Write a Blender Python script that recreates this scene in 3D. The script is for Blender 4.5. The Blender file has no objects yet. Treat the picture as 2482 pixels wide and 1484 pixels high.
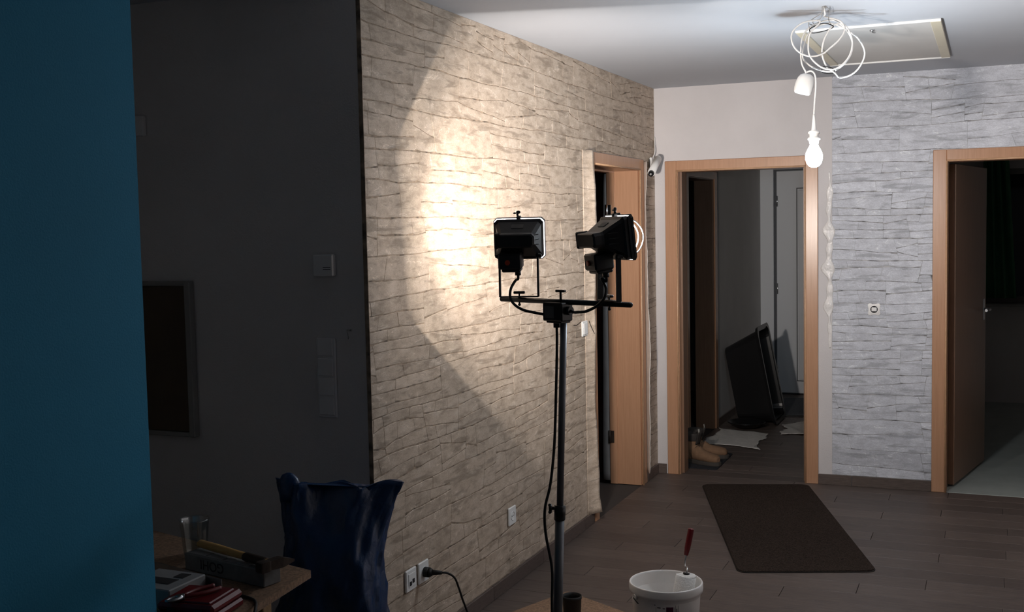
import bpy, math, random
from mathutils import Vector, Matrix

# ------------------------------------------------------------------ camera, world, exposure
scene = bpy.context.scene
col = scene.collection
W, H = 2482, 1484
cam_d = bpy.data.cameras.new('camera')
cam = bpy.data.objects.new('camera', cam_d)
col.objects.link(cam)
cam_d.sensor_fit = 'HORIZONTAL'
cam_d.sensor_width = 36.0
cam_d.lens = 2734.8 / W * 36.0
cam_d.clip_start = 0.05
CR = Vector((0.9207614, 0.3895912, -0.02042412))
CU = Vector((-0.00880081, 0.07308215, 0.99728709))
CF = Vector((-0.39002691, 0.91808371, -0.07071994))
cam.matrix_world = Matrix(((CR.x, CU.x, -CF.x, 2.0022), (CR.y, CU.y, -CF.y, 0.0),
                           (CR.z, CU.z, -CF.z, 1.6390), (0, 0, 0, 1)))
scene.camera = cam

world = bpy.data.worlds.new('world')
scene.world = world
world.use_nodes = True
world.node_tree.nodes['Background'].inputs[0].default_value = (0.55, 0.7, 1.0, 1)
world.node_tree.nodes['Background'].inputs[1].default_value = 0.002

scene.view_settings.view_transform = 'Standard'
scene.view_settings.look = 'None'
scene.view_settings.exposure = 0.0
scene.view_settings.gamma = 1.0
scene.view_settings.use_curve_mapping = False

HALOGEN = 52000.0      # radiance of the halogen tubes in the two floodlights
BULB = 460.0           # radiance of the pendant bulb
HALO_COL = (1.0, 0.895, 0.815)
LENS_GLOW = 33.0       # light scattered by the floodlights' front glass
BEAM_WATTS = 17.0      # forward beam thrown by each floodlight's reflector
BULB_COL = (0.80, 0.91, 1.0)

R = math.radians
rnd = random.Random(7)

# ------------------------------------------------------------------ materials
MATS = {}
def mat(name, c, rough=0.6, metal=0.0, noise=0.0, nscale=30.0, bump=0.0, bscale=60.0, spec=0.5,
        stretch=(1, 1, 1), c2=None, coat=0.0):
    if name in MATS: return MATS[name]
    m = bpy.data.materials.new(name); m.use_nodes = True
    nt = m.node_tree; b = nt.nodes['Principled BSDF']
    b.inputs['Roughness'].default_value = rough
    b.inputs['Metallic'].default_value = metal
    b.inputs['Specular IOR Level'].default_value = spec
    b.inputs['Coat Weight'].default_value = coat
    b.inputs['Base Color'].default_value = (*c, 1)
    tc = nt.nodes.new('ShaderNodeTexCoord')
    mp = nt.nodes.new('ShaderNodeMapping'); mp.inputs['Scale'].default_value = stretch
    nt.links.new(tc.outputs['Object'], mp.inputs[0])
    if noise or c2:
        n = nt.nodes.new('ShaderNodeTexNoise'); n.inputs['Scale'].default_value = nscale
        n.inputs['Detail'].default_value = 5
        nt.links.new(mp.outputs[0], n.inputs['Vector'])
        r = nt.nodes.new('ShaderNodeValToRGB')
        r.color_ramp.elements[0].position = 0.32; r.color_ramp.elements[1].position = 0.68
        lo = c2 if c2 else tuple(x * (1 - noise) for x in c)
        hi = c if c2 else tuple(min(1, x * (1 + noise)) for x in c)
        r.color_ramp.elements[0].color = (*lo, 1); r.color_ramp.elements[1].color = (*hi, 1)
        nt.links.new(n.outputs['Fac'], r.inputs[0]); nt.links.new(r.outputs[0], b.inputs['Base Color'])
    if bump:
        n = nt.nodes.new('ShaderNodeTexNoise'); n.inputs['Scale'].default_value = bscale
        n.inputs['Detail'].default_value = 4
        nt.links.new(mp.outputs[0], n.inputs['Vector'])
        bp = nt.nodes.new('ShaderNodeBump'); bp.inputs['Strength'].default_value = bump
        bp.inputs['Distance'].default_value = 0.004
        nt.links.new(n.outputs['Fac'], bp.inputs['Height']); nt.links.new(bp.outputs[0], b.inputs['Normal'])
    MATS[name] = m
    return m

def emit(name, c, s):
    m = bpy.data.materials.new(name); m.use_nodes = True
    nt = m.node_tree; nt.nodes.clear()
    e = nt.nodes.new('ShaderNodeEmission'); e.inputs[0].default_value = (*c, 1); e.inputs[1].default_value = s
    o = nt.nodes.new('ShaderNodeOutputMaterial'); nt.links.new(e.outputs[0], o.inputs[0])
    MATS[name] = m
    return m

def clear_mat(name, tint=(1, 1, 1), fac=0.08, rough=0.03):
    m = bpy.data.materials.new(name); m.use_nodes = True
    nt = m.node_tree; nt.nodes.clear()
    t = nt.nodes.new('ShaderNodeBsdfTransparent'); t.inputs[0].default_value = (*tint, 1)
    g = nt.nodes.new('ShaderNodeBsdfGlossy'); g.inputs['Roughness'].default_value = rough
    mx = nt.nodes.new('ShaderNodeMixShader'); mx.inputs[0].default_value = fac
    nt.links.new(t.outputs[0], mx.inputs[1]); nt.links.new(g.outputs[0], mx.inputs[2])
    o = nt.nodes.new('ShaderNodeOutputMaterial'); nt.links.new(mx.outputs[0], o.inputs[0])
    MATS[name] = m
    return m

def stone_mat(name, base, dark, light):
    """printed stone wallpaper: per-stone tint (face attribute), blotches, painted embossing highlights"""
    m = bpy.data.materials.new(name); m.use_nodes = True
    nt = m.node_tree; b = nt.nodes['Principled BSDF']; L = nt.links.new
    b.inputs['Roughness'].default_value = 0.62; b.inputs['Specular IOR Level'].default_value = 0.3
    tc = nt.nodes.new('ShaderNodeTexCoord')
    mpg = nt.nodes.new('ShaderNodeMapping'); mpg.inputs['Scale'].default_value = (.55, .55, 1.3); L(tc.outputs['Object'], mpg.inputs[0])
    n1 = nt.nodes.new('ShaderNodeTexNoise'); n1.inputs['Scale'].default_value = 22; n1.inputs['Detail'].default_value = 8
    n1.inputs['Roughness'].default_value = 0.68
    n2 = nt.nodes.new('ShaderNodeTexNoise'); n2.inputs['Scale'].default_value = 5.5; n2.inputs['Detail'].default_value = 5
    n2.inputs['Distortion'].default_value = 1.2
    n3 = nt.nodes.new('ShaderNodeTexNoise'); n3.inputs['Scale'].default_value = 260; n3.inputs['Detail'].default_value = 3
    for n in (n1, n2, n3): L(mpg.outputs[0], n.inputs['Vector'])
    r1 = nt.nodes.new('ShaderNodeValToRGB')
    e = r1.color_ramp.elements
    e[0].position = 0.30; e[0].color = (*dark, 1); e[1].position = 0.52; e[1].color = (*base, 1)
    x = e.new(0.76); x.color = (*light, 1)
    L(n1.outputs['Fac'], r1.inputs[0])
    # embossing highlights painted as pale hairlines: ridge of a distorted noise, patchy
    sub = nt.nodes.new('ShaderNodeMath'); sub.operation = 'SUBTRACT'; sub.inputs[1].default_value = 0.5
    L(n2.outputs['Fac'], sub.inputs[0])
    ab = nt.nodes.new('ShaderNodeMath'); ab.operation = 'ABSOLUTE'; L(sub.outputs[0], ab.inputs[0])
    lt = nt.nodes.new('ShaderNodeMapRange'); lt.inputs[1].default_value = 0.0; lt.inputs[2].default_value = 0.010
    lt.inputs[3].default_value = 0.85; lt.inputs[4].default_value = 0.0
    L(ab.outputs[0], lt.inputs[0])
    mk = nt.nodes.new('ShaderNodeMath'); mk.operation = 'GREATER_THAN'; mk.inputs[1].default_value = 0.53
    L(n1.outputs['Fac'], mk.inputs[0])
    mm = nt.nodes.new('ShaderNodeMath'); mm.operation = 'MULTIPLY'; L(lt.outputs[0], mm.inputs[0]); L(mk.outputs[0], mm.inputs[1])
    mix = nt.nodes.new('ShaderNodeMix'); mix.data_type = 'RGBA'
    L(mm.outputs[0], mix.inputs[0]); L(r1.outputs[0], mix.inputs[6]); mix.inputs[7].default_value = (*[min(.9, x * 1.22) for x in light], 1)
    # printed shade strokes: short, nearly level dark streaks
    mp2 = nt.nodes.new('ShaderNodeMapping'); mp2.inputs['Scale'].default_value = (4.2, 4.2, 27.0); L(tc.outputs['Object'], mp2.inputs[0])
    n4 = nt.nodes.new('ShaderNodeTexNoise'); n4.inputs['Scale'].default_value = 1.0; n4.inputs['Detail'].default_value = 4
    n4.inputs['Roughness'].default_value = 0.6; n4.inputs['Distortion'].default_value = 0.5
    L(mp2.outputs[0], n4.inputs['Vector'])
    st = nt.nodes.new('ShaderNodeMapRange'); st.inputs[1].default_value = 0.545; st.inputs[2].default_value = 0.635
    st.inputs[3].default_value = 0.0; st.inputs[4].default_value = 0.62
    L(n4.outputs['Fac'], st.inputs[0])
    mix2 = nt.nodes.new('ShaderNodeMix'); mix2.data_type = 'RGBA'
    L(st.outputs[0], mix2.inputs[0]); L(mix.outputs[2], mix2.inputs[6]); mix2.inputs[7].default_value = (*[x * .68 for x in dark], 1)
    mix = mix2
    # fine grain
    g = nt.nodes.new('ShaderNodeMapRange'); g.inputs[1].default_value = 0.3; g.inputs[2].default_value = 0.7
    g.inputs[3].default_value = 0.86; g.inputs[4].default_value = 1.1
    L(n3.outputs['Fac'], g.inputs[0])
    at = nt.nodes.new('ShaderNodeAttribute'); at.attribute_name = 'tint'
    mu = nt.nodes.new('ShaderNodeMath'); mu.operation = 'MULTIPLY'; L(at.outputs['Fac'], mu.inputs[0]); L(g.outputs[0], mu.inputs[1])
    vm = nt.nodes.new('ShaderNodeVectorMath'); vm.operation = 'SCALE'
    L(mix.outputs[2], vm.inputs[0]); L(mu.outputs[0], vm.inputs['Scale'])
    L(vm.outputs[0], b.inputs['Base Color'])
    bp = nt.nodes.new('ShaderNodeBump'); bp.inputs['Strength'].default_value = 0.35; bp.inputs['Distance'].default_value = 0.002
    L(n1.outputs['Fac'], bp.inputs['Height']); L(bp.outputs[0], b.inputs['Normal'])
    MATS[name] = m
    return m

def wood_mat(name, c, c2, scale, stretch, rough=0.35, objrand=0.0):
    m = bpy.data.materials.new(name); m.use_nodes = True
    nt = m.node_tree; b = nt.nodes['Principled BSDF']; L = nt.links.new
    b.inputs['Roughness'].default_value = rough; b.inputs['Specular IOR Level'].default_value = 0.5
    tc = nt.nodes.new('ShaderNodeTexCoord')
    mp = nt.nodes.new('ShaderNodeMapping'); mp.inputs['Scale'].default_value = stretch
    oi = nt.nodes.new('ShaderNodeObjectInfo')
    if objrand:
        ad = nt.nodes.new('ShaderNodeVectorMath'); ad.operation = 'ADD'
        ml = nt.nodes.new('ShaderNodeMath'); ml.operation = 'MULTIPLY'; ml.inputs[1].default_value = 37.0
        L(oi.outputs['Random'], ml.inputs[0]); L(tc.outputs['Object'], ad.inputs[0]); L(ml.outputs[0], ad.inputs[1])
        L(ad.outputs[0], mp.inputs[0])
    else:
        L(tc.outputs['Object'], mp.inputs[0])
    n = nt.nodes.new('ShaderNodeTexNoise'); n.inputs['Scale'].default_value = scale; n.inputs['Detail'].default_value = 6
    n.inputs['Roughness'].default_value = 0.65
    L(mp.outputs[0], n.inputs['Vector'])
    r = nt.nodes.new('ShaderNodeValToRGB')
    r.color_ramp.elements[0].position = 0.33; r.color_ramp.elements[0].color = (*c2, 1)
    r.color_ramp.elements[1].position = 0.66; r.color_ramp.elements[1].color = (*c, 1)
    L(n.outputs['Fac'], r.inputs[0])
    if objrand:
        mr = nt.nodes.new('ShaderNodeMapRange'); mr.inputs[3].default_value = 1 - objrand; mr.inputs[4].default_value = 1 + objrand
        L(oi.outputs['Random'], mr.inputs[0])
        vm = nt.nodes.new('ShaderNodeVectorMath'); vm.operation = 'SCALE'
        L(r.outputs[0], vm.inputs[0]); L(mr.outputs[0], vm.inputs['Scale']); L(vm.outputs[0], b.inputs['Base Color'])
    else:
        L(r.outputs[0], b.inputs['Base Color'])
    MATS[name] = m
    return m

M = {}
M['beige_stone'] = stone_mat('beige_stone_print', (0.50, 0.405, 0.320), (0.33, 0.257, 0.192), (0.61, 0.52, 0.435))
M['grey_stone'] = stone_mat('grey_stone_print', (0.57, 0.59, 0.65), (0.44, 0.455, 0.505), (0.69, 0.715, 0.78))
M['beige_joint'] = mat('beige_joint_print', (0.26, 0.195, 0.14), 0.8, noise=0.65, nscale=25)
M['grey_joint'] = mat('grey_joint_print', (0.30, 0.30, 0.31), 0.8, noise=0.6, nscale=25)
M['paper_back'] = mat('wallpaper_back', (0.74, 0.70, 0.66), 0.7, noise=0.06, nscale=30)
M['plaster'] = mat('white_plaster', (0.62, 0.595, 0.60), 0.8, noise=0.04, nscale=3, bump=0.25, bscale=160)
M['ceiling'] = mat('ceiling_paint', (0.475, 0.50, 0.545), 0.9, noise=0.02, nscale=2, bump=0.1, bscale=120)
M['paste'] = mat('wet_paste', (0.76, 0.74, 0.73), 0.14, noise=0.05, nscale=20, bump=1.0, bscale=70)
M['grey_wall'] = mat('grey_wall_paint', (0.70, 0.66, 0.65), 0.85, noise=0.04, nscale=2.5, bump=0.2, bscale=160)
M['blue_wall'] = mat('blue_wall_paint', (0.017, 0.23, 0.40), 0.8, noise=0.05, nscale=2, bump=0.25, bscale=200)
M['dim_wall'] = mat('dim_room_wall', (0.62, 0.60, 0.58), 0.9, noise=0.04, nscale=3)
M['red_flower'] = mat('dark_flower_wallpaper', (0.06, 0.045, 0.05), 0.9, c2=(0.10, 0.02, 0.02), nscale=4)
M['beech'] = wood_mat('beech_veneer', (0.48, 0.268, 0.160), (0.42, 0.228, 0.132), 9, (14, 14, 0.6), 0.27)
M['beech_edge'] = mat('beech_lip', (0.56, 0.34, 0.20), 0.3, noise=0.08, nscale=40)
M['leaf_wood'] = wood_mat('door_leaf_veneer', (0.22, 0.125, 0.078), (0.18, 0.10, 0.06), 8, (14, 14, 0.6), 0.4)
M['plank'] = wood_mat('wood_look_tile', (0.125, 0.096, 0.083), (0.072, 0.055, 0.048), 7, (1.2, 14, 14), 0.5, 0.16)
M['grout'] = mat('floor_grout', (0.055, 0.045, 0.04), 0.9)
M['skirt'] = wood_mat('skirting_tile', (0.125, 0.093, 0.080), (0.078, 0.058, 0.050), 8, (3, 3, 20), 0.5, 0.14)
M['pale_tile'] = mat('pale_floor_tile', (0.35, 0.39, 0.37), 0.45, noise=0.08, nscale=6)
M['rug'] = mat('brown_doormat_pile', (0.035, 0.025, 0.020), 1.0, noise=0.6, nscale=150, bump=1.0, bscale=260, spec=0.1)
M['rug_edge'] = mat('doormat_rubber_edge', (0.018, 0.014, 0.012), 0.9)
M['black'] = mat('black_powder_coat', (0.012, 0.012, 0.013), 0.42)
M['black_soft'] = mat('black_rubber', (0.010, 0.010, 0.010), 0.65)
M['black_shiny'] = mat('black_plastic', (0.010, 0.010, 0.011), 0.28)
M['steel'] = mat('galvanised_steel', (0.50, 0.51, 0.53), 0.35, metal=1.0, noise=0.08, nscale=60)
M['pole'] = mat('grey_pole_lacquer', (0.17, 0.175, 0.19), 0.4, metal=0.4)
M['chrome'] = mat('bright_zinc', (0.85, 0.86, 0.88), 0.2, metal=1.0)
M['bezel_back'] = mat('bezel_silver', (0.75, 0.80, 0.85), 0.5)
M['reflector'] = mat('reflector_aluminium', (0.10, 0.10, 0.10), 0.5)
M['orange'] = mat('orange_rocker', (0.55, 0.06, 0.015), 0.4)
M['sticker'] = mat('grey_sticker', (0.10, 0.098, 0.092), 0.6)
M['shade_plastic'] = mat('matt_grey_white_plastic', (0.77, 0.75, 0.75), 0.6)
M['white_plastic'] = mat('white_plastic', (0.80, 0.80, 0.79), 0.35)
M['cream'] = mat('cream_lacquer', (0.66, 0.61, 0.47), 0.4, noise=0.03, nscale=20)
M['hatch_panel'] = mat('hatch_panel', (0.62, 0.61, 0.595), 0.7, noise=0.03, nscale=4)
M['dark_hole'] = mat('dark_recess', (0.01, 0.01, 0.012), 0.8)
M['bag'] = mat('navy_polythene', (0.009, 0.038, 0.115), 0.30, bump=1.0, bscale=26)
M['chip'] = mat('chipboard', (0.24, 0.145, 0.088), 0.75, noise=0.35, nscale=110, bump=0.2, bscale=150)
M['pine'] = wood_mat('pine_wood', (0.42, 0.26, 0.13), (0.33, 0.19, 0.09), 8, (2, 14, 14), 0.55)
M['ash'] = wood_mat('ash_handle', (0.50, 0.30, 0.10), (0.40, 0.22, 0.07), 9, (3, 16, 16), 0.5)
M['iron'] = mat('dark_iron', (0.055, 0.04, 0.032), 0.5, metal=0.6, noise=0.3, nscale=50)
M['blade'] = mat('tool_steel', (0.40, 0.42, 0.44), 0.3, metal=1.0)
M['red'] = mat('red_plastic', (0.13, 0.006, 0.009), 0.35, noise=0.05, nscale=20)
M['paper_white'] = mat('white_card', (0.24, 0.235, 0.235), 0.6, noise=0.05, nscale=20)
M['foam'] = mat('pale_block', (0.15, 0.145, 0.14), 0.8, noise=0.15, nscale=40)
M['ink'] = mat('dark_ink', (0.012, 0.010, 0.012), 0.7)
M['purple'] = mat('purple_print', (0.085, 0.012, 0.045), 0.5)
M['bucket'] = mat('translucent_white_bucket', (0.86, 0.84, 0.82), 0.38, noise=0.04, nscale=12)
M['fleece'] = mat('roller_fleece', (0.74, 0.73, 0.71), 0.95, noise=0.08, nscale=120, bump=0.9, bscale=220)
M['frame_grey'] = mat('grey_frame_lacquer', (0.30, 0.29, 0.275), 0.5)
M['brown_panel'] = mat('dark_brown_panel', (0.10, 0.068, 0.042), 0.6, noise=0.12, nscale=5)
M['green'] = mat('green_curtain', (0.06, 0.20, 0.10), 0.9, noise=0.12, nscale=9)
M['night'] = mat('night_window_glass', (0.006, 0.008, 0.012), 0.05)
M['cloth'] = mat('white_rag', (0.62, 0.60, 0.57), 0.95, noise=0.07, nscale=14, bump=0.6, bscale=40)
M['tan'] = mat('tan_suede', (0.20, 0.115, 0.065), 0.9, noise=0.12, nscale=30, bump=0.3, bscale=90)
M['collar'] = mat('padded_collar', (0.03, 0.025, 0.022), 0.8)
M['tab'] = mat('grey_webbing', (0.30, 0.29, 0.26), 0.8)
M['sole'] = mat('rubber_sole', (0.05, 0.042, 0.036), 0.8)
M['bluemat'] = mat('blue_grey_mat', (0.075, 0.085, 0.10), 1.0, noise=0.3, nscale=90)
M['blackmat'] = mat('black_mat', (0.012, 0.013, 0.018), 0.95, noise=0.3, nscale=90)
M['door_white'] = mat('white_door_lacquer', (0.74, 0.78, 0.83), 0.4)
M['door_line'] = mat('door_groove', (0.10, 0.11, 0.125), 0.6)
M['halogen'] = emit('halogen_light', HALO_COL, HALOGEN)
M['bulb'] = emit('bulb_light', BULB_COL, BULB)
M['glass'] = clear_mat('clear_glass', (0.97, 0.98, 0.98), 0.03, 0.02)
def lens_mat():
    m = clear_mat('floodlight_glass', (0.95, 0.96, 0.96), 0.04, 0.05)
    nt = m.node_tree; out = next(n for n in nt.nodes if n.type == 'OUTPUT_MATERIAL'); mx = next(n for n in nt.nodes if n.type == 'MIX_SHADER')
    em = nt.nodes.new('ShaderNodeEmission'); em.inputs[0].default_value = (*HALO_COL, 1); em.inputs[1].default_value = LENS_GLOW
    ad = nt.nodes.new('ShaderNodeAddShader')
    nt.links.new(mx.outputs[0], ad.inputs[0]); nt.links.new(em.outputs[0], ad.inputs[1]); nt.links.new(ad.outputs[0], out.inputs[0])
    return m
M['lens'] = lens_mat()
M['plastic_clear'] = clear_mat('clear_plastic', (0.86, 0.88, 0.88), 0.14, 0.08)

# ------------------------------------------------------------------ mesh helpers
class MB:
    def __init__(s): s.v = []; s.f = []; s.sm = []
    def add(s, vs, fs, smooth=False):
        o = len(s.v); s.v += [Vector(p) for p in vs]
        s.f += [tuple(i + o for i in f) for f in fs]; s.sm += [smooth] * len(fs)
        return s
    def box(s, x0, y0, z0, x1, y1, z1, b=0.0):
        if b <= 0:
            vs = [(x0, y0, z0), (x1, y0, z0), (x1, y1, z0), (x0, y1, z0), (x0, y0, z1), (x1, y0, z1), (x1, y1, z1), (x0, y1, z1)]
            return s.add(vs, [(3, 2, 1, 0), (4, 5, 6, 7), (0, 1, 5, 4), (1, 2, 6, 5), (2, 3, 7, 6), (3, 0, 4, 7)])
        b = min(b, (x1 - x0) * .49, (y1 - y0) * .49, (z1 - z0) * .49)
        vs = []; ix = {}
        for i, (x, dx) in enumerate(((x0, b), (x1, -b))):
            for j, (y, dy) in enumerate(((y0, b), (y1, -b))):
                for k, (z, dz) in enumerate(((z0, b), (z1, -b))):
                    for a, p in enumerate(((x, y + dy, z + dz), (x + dx, y, z + dz), (x + dx, y + dy, z))):
                        ix[i, j, k, a] = len(vs); vs.append(p)
        I = lambda i, j, k, a: ix[i, j, k, a]
        fs = []
        for i in (0, 1): fs.append(tuple(I(i, j, k, 0) for j, k in (((0, 0), (0, 1), (1, 1), (1, 0)) if i == 0 else ((0, 0), (1, 0), (1, 1), (0, 1)))))
        for j in (0, 1): fs.append(tuple(I(i, j, k, 1) for i, k in (((0, 0), (1, 0), (1, 1), (0, 1)) if j == 0 else ((0, 0), (0, 1), (1, 1), (1, 0)))))
        for k in (0, 1): fs.append(tuple(I(i, j, k, 2) for i, j in (((0, 0), (0, 1), (1, 1), (1, 0)) if k == 0 else ((0, 0), (1, 0), (1, 1), (0, 1)))))
        for j in (0, 1):
            for k in (0, 1): fs.append((I(0, j, k, 1), I(1, j, k, 1), I(1, j, k, 2), I(0, j, k, 2)))
        for i in (0, 1):
            for k in (0, 1): fs.append((I(i, 0, k, 0), I(i, 1, k, 0), I(i, 1, k, 2), I(i, 0, k, 2)))
        for i in (0, 1):
            for j in (0, 1): fs.append((I(i, j, 0, 0), I(i, j, 1, 0), I(i, j, 1, 1), I(i, j, 0, 1)))
        for i in (0, 1):
            for j in (0, 1):
                for k in (0, 1): fs.append((I(i, j, k, 0), I(i, j, k, 1), I(i, j, k, 2)))
        return s.add(vs, fs)
    def loft(s, rings, closed=True, cap0=True, cap1=True, smooth=True):
        n = len(rings[0]); vs = [p for r in rings for p in r]; fs = []
        for i in range(len(rings) - 1):
            for j in range(n if closed else n - 1):
                k = (j + 1) % n
                fs.append((i * n + j, i * n + k, (i + 1) * n + k, (i + 1) * n + j))
        s.add(vs, fs, smooth)
        o = len(s.v) - len(vs)
        if cap0: s.f.append(tuple(o + j for j in reversed(range(n)))); s.sm.append(False)
        if cap1: s.f.append(tuple(o + (len(rings) - 1) * n + j for j in range(n))); s.sm.append(False)
        return s
    def lathe(s, prof, n=24, c=(0, 0, 0), cap0=True, cap1=True, smooth=True):
        rings = []
        for r, z in prof:
            rings.append([(c[0] + r * math.cos(2 * math.pi * j / n), c[1] + r * math.sin(2 * math.pi * j / n), c[2] + z) for j in range(n)])
        return s.loft(rings, True, cap0, cap1, smooth)
    def tube(s, path, r, n=8, steps=6, closed=False):
        P = [Vector(p) for p in path]
        if steps > 1 and len(P) > 2: P = catmull(P, steps, closed)
        rings = []; up = Vector((0.13, 0.21, 1)).normalized(); prev = None
        for i, p in enumerate(P):
            a = P[max(0, i - 1)] if not closed else P[i - 1]; b = P[min(len(P) - 1, i + 1)] if not closed else P[(i + 1) % len(P)]
            t = (b - a).normalized()
            if prev is None:
                x = t.cross(up)
                if x.length < 1e-3: x = t.cross(Vector((1, 0, 0)))
                x.normalize()
            else:
                x = prev - t * prev.dot(t)
                if x.length < 1e-6: x = t.cross(up)
                x.normalize()
            prev = x; y = t.cross(x)
            rr = r(i / (len(P) - 1)) if callable(r) else r
            rings.append([p + (x * math.cos(2 * math.pi * j / n) + y * math.sin(2 * math.pi * j / n)) * rr for j in range(n)])
        if closed: rings.append(rings[0])
        return s.loft(rings, True, not closed, not closed, True)
    def cyl(s, a, b, r, n=16, r2=None, smooth=True):
        a, b = Vector(a), Vector(b); t = (b - a).normalized()
        x = t.cross(Vector((0.1, 0.2, 1)))
        if x.length < 0.2: x = t.cross(Vector((1, 0, 0)))
        x.normalize(); y = t.cross(x); r2 = r if r2 is None else r2
        ring = lambda c, q: [c + (x * math.cos(2 * math.pi * j / n) + y * math.sin(2 * math.pi * j / n)) * q for j in range(n)]
        return s.loft([ring(a, r), ring(b, r2)], True, True, True, smooth)
    def ball(s, c, rx, ry=None, rz=None, n=16, m=10):
        ry = ry or rx; rz = rz or rx; c = Vector(c); rings = []
        for i in range(1, m):
            a = math.pi * i / m - math.pi / 2
            rings.append([c + Vector((rx * math.cos(a) * math.cos(2 * math.pi * j / n), ry * math.cos(a) * math.sin(2 * math.pi * j / n), rz * math.sin(a))) for j in range(n)])
        o = len(s.v); s.loft(rings, True, False, False, True)
        b = len(s.v); s.v.append(c + Vector((0, 0, -rz))); s.v.append(c + Vector((0, 0, rz)))
        for j in range(n):
            k = (j + 1) % n
            s.f.append((b, o + k, o + j)); s.sm.append(True)
            q = o + (m - 2) * n
            s.f.append((b + 1, q + j, q + k)); s.sm.append(True)
        return s
    def prism(s, pts, z0, z1):
        n = len(pts)
        vs = [(x, y, z0) for x, y in pts] + [(x, y, z1) for x, y in pts]
        return s.add(vs, [tuple(reversed(range(n))), tuple(range(n, 2 * n))] + [(i, (i + 1) % n, n + (i + 1) % n, n + i) for i in range(n)])
    def sheet(s, fn, nu, nv, t=0.002):
        """closed thin sheet; fn(u, v) -> point, offset t along the local normal"""
        P = [[Vector(fn(i / nu, j / nv)) for j in range(nv + 1)] for i in range(nu + 1)]
        N = [[None] * (nv + 1) for _ in range(nu + 1)]
        for i in range(nu + 1):
            for j in range(nv + 1):
                a = P[min(nu, i + 1)][j] - P[max(0, i - 1)][j]; b = P[i][min(nv, j + 1)] - P[i][max(0, j - 1)]
                q = a.cross(b); N[i][j] = q.normalized() if q.length > 1e-12 else Vector((0, 0, 1))
        k = nv + 1; tot = (nu + 1) * k
        vs = [P[i][j] + N[i][j] * t / 2 for i in range(nu + 1) for j in range(k)] + [P[i][j] - N[i][j] * t / 2 for i in range(nu + 1) for j in range(k)]
        fs = []
        for i in range(nu):
            for j in range(nv):
                a, b, c, d = i * k + j, (i + 1) * k + j, (i + 1) * k + j + 1, i * k + j + 1
                fs.append((a, b, c, d)); fs.append((tot + d, tot + c, tot + b, tot + a))
        edge = [(i, 0) for i in range(nu)] + [(nu, j) for j in range(nv)] + [(i, nv) for i in range(nu, 0, -1)] + [(0, j) for j in range(nv, 0, -1)]
        e = [i * k + j for i, j in edge]
        for q in range(len(e)):
            a, b = e[q], e[(q + 1) % len(e)]
            fs.append((b, a, tot + a, tot + b))
        return s.add(vs, fs, True)
    def xf(s, m):
        s.v = [m @ p for p in s.v]; return s

def catmull(P, steps, closed=False):
    out = []; n = len(P)
    rng = range(n) if closed else range(n - 1)
    for i in rng:
        p0 = P[(i - 1) % n] if closed else P[max(0, i - 1)]
        p1 = P[i]; p2 = P[(i + 1) % n] if closed else P[i + 1]
        p3 = P[(i + 2) % n] if closed else P[min(n - 1, i + 2)]
        for k in range(steps):
            t = k / steps
            out.append(0.5 * ((2 * p1) + (p2 - p0) * t + (2 * p0 - 5 * p1 + 4 * p2 - p3) * t * t + (3 * p1 - p0 - 3 * p2 + p3) * t ** 3))
    if not closed: out.append(P[-1])
    return out

ORIG = {}     # world origin of every object (no rotations are used on objects)
def obj(name, mb, material, parent=None, origin=None, kind=None, label=None):
    if parent is not None: o = ORIG[parent.name]
    elif origin is not None: o = Vector(origin)
    else:
        xs = [p.x for p in mb.v]; ys = [p.y for p in mb.v]; zs = [p.z for p in mb.v]
        o = Vector(((min(xs) + max(xs)) / 2, (min(ys) + max(ys)) / 2, min(zs)))
    me = bpy.data.meshes.new(name)
    me.from_pydata([tuple(p - o) for p in mb.v], [], mb.f)
    me.polygons.foreach_set('use_smooth', mb.sm)
    me.update()
    ob = bpy.data.objects.new(name, me); col.objects.link(ob)
    ob.data.materials.append(M[material] if isinstance(material, str) else material)
    if parent is not None: ob.parent = parent
    else: ob.location = o
    ORIG[ob.name] = o
    if kind: ob['kind'] = kind
    if label: ob['label'] = label
    return ob

def tag(o, label, cat, group=None):
    o['label'] = label; o['category'] = cat
    if group: o['group'] = group
    return o

def thing(name, label, cat, loc, group=None):
    e = bpy.data.objects.new(name, None); col.objects.link(e); e.location = loc
    e.empty_display_size = 0.05
    ORIG[e.name] = Vector(loc)
    return tag(e, label, cat, group)

def struct(name, mb, material, label=None, origin=(0, 0, 0)):
    return obj(name, mb, material, None, origin, 'structure', label)

def struct_empty(name, loc, label):
    e = bpy.data.objects.new(name, None); col.objects.link(e); e.location = loc
    e.empty_display_size = 0.05; ORIG[e.name] = Vector(loc); e['kind'] = 'structure'; e['label'] = label
    return e

def wave(seed):
    r = random.Random(seed)
    A = [(r.uniform(1.3, 2.6), r.uniform(0, 6.3), 1.0), (r.uniform(5, 9), r.uniform(0, 6.3), .45), (r.uniform(14, 24), r.uniform(0, 6.3), .22), (r.uniform(40, 60), r.uniform(0, 6.3), .12)]
    return lambda u: sum(a * math.sin(w * u + p) for w, p, a in A)

# ------------------------------------------------------------------ the rooms
YF = 7.111      # far wall plane
YN = 3.428      # near end of the stone wall (dark return wall plane)
HC = 2.5
TW = 0.15       # thickness of the far wall
XR = 3.9; YB = -2.2; YH = 10.75

# ceiling: one slab over everything, one over the dim rooms
struct('ceiling', MB().box(-3.0, YB - .2, HC, XR + .2, YH + .2, HC + .2), 'ceiling', 'white painted ceiling with slanting edges of floodlight')

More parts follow.
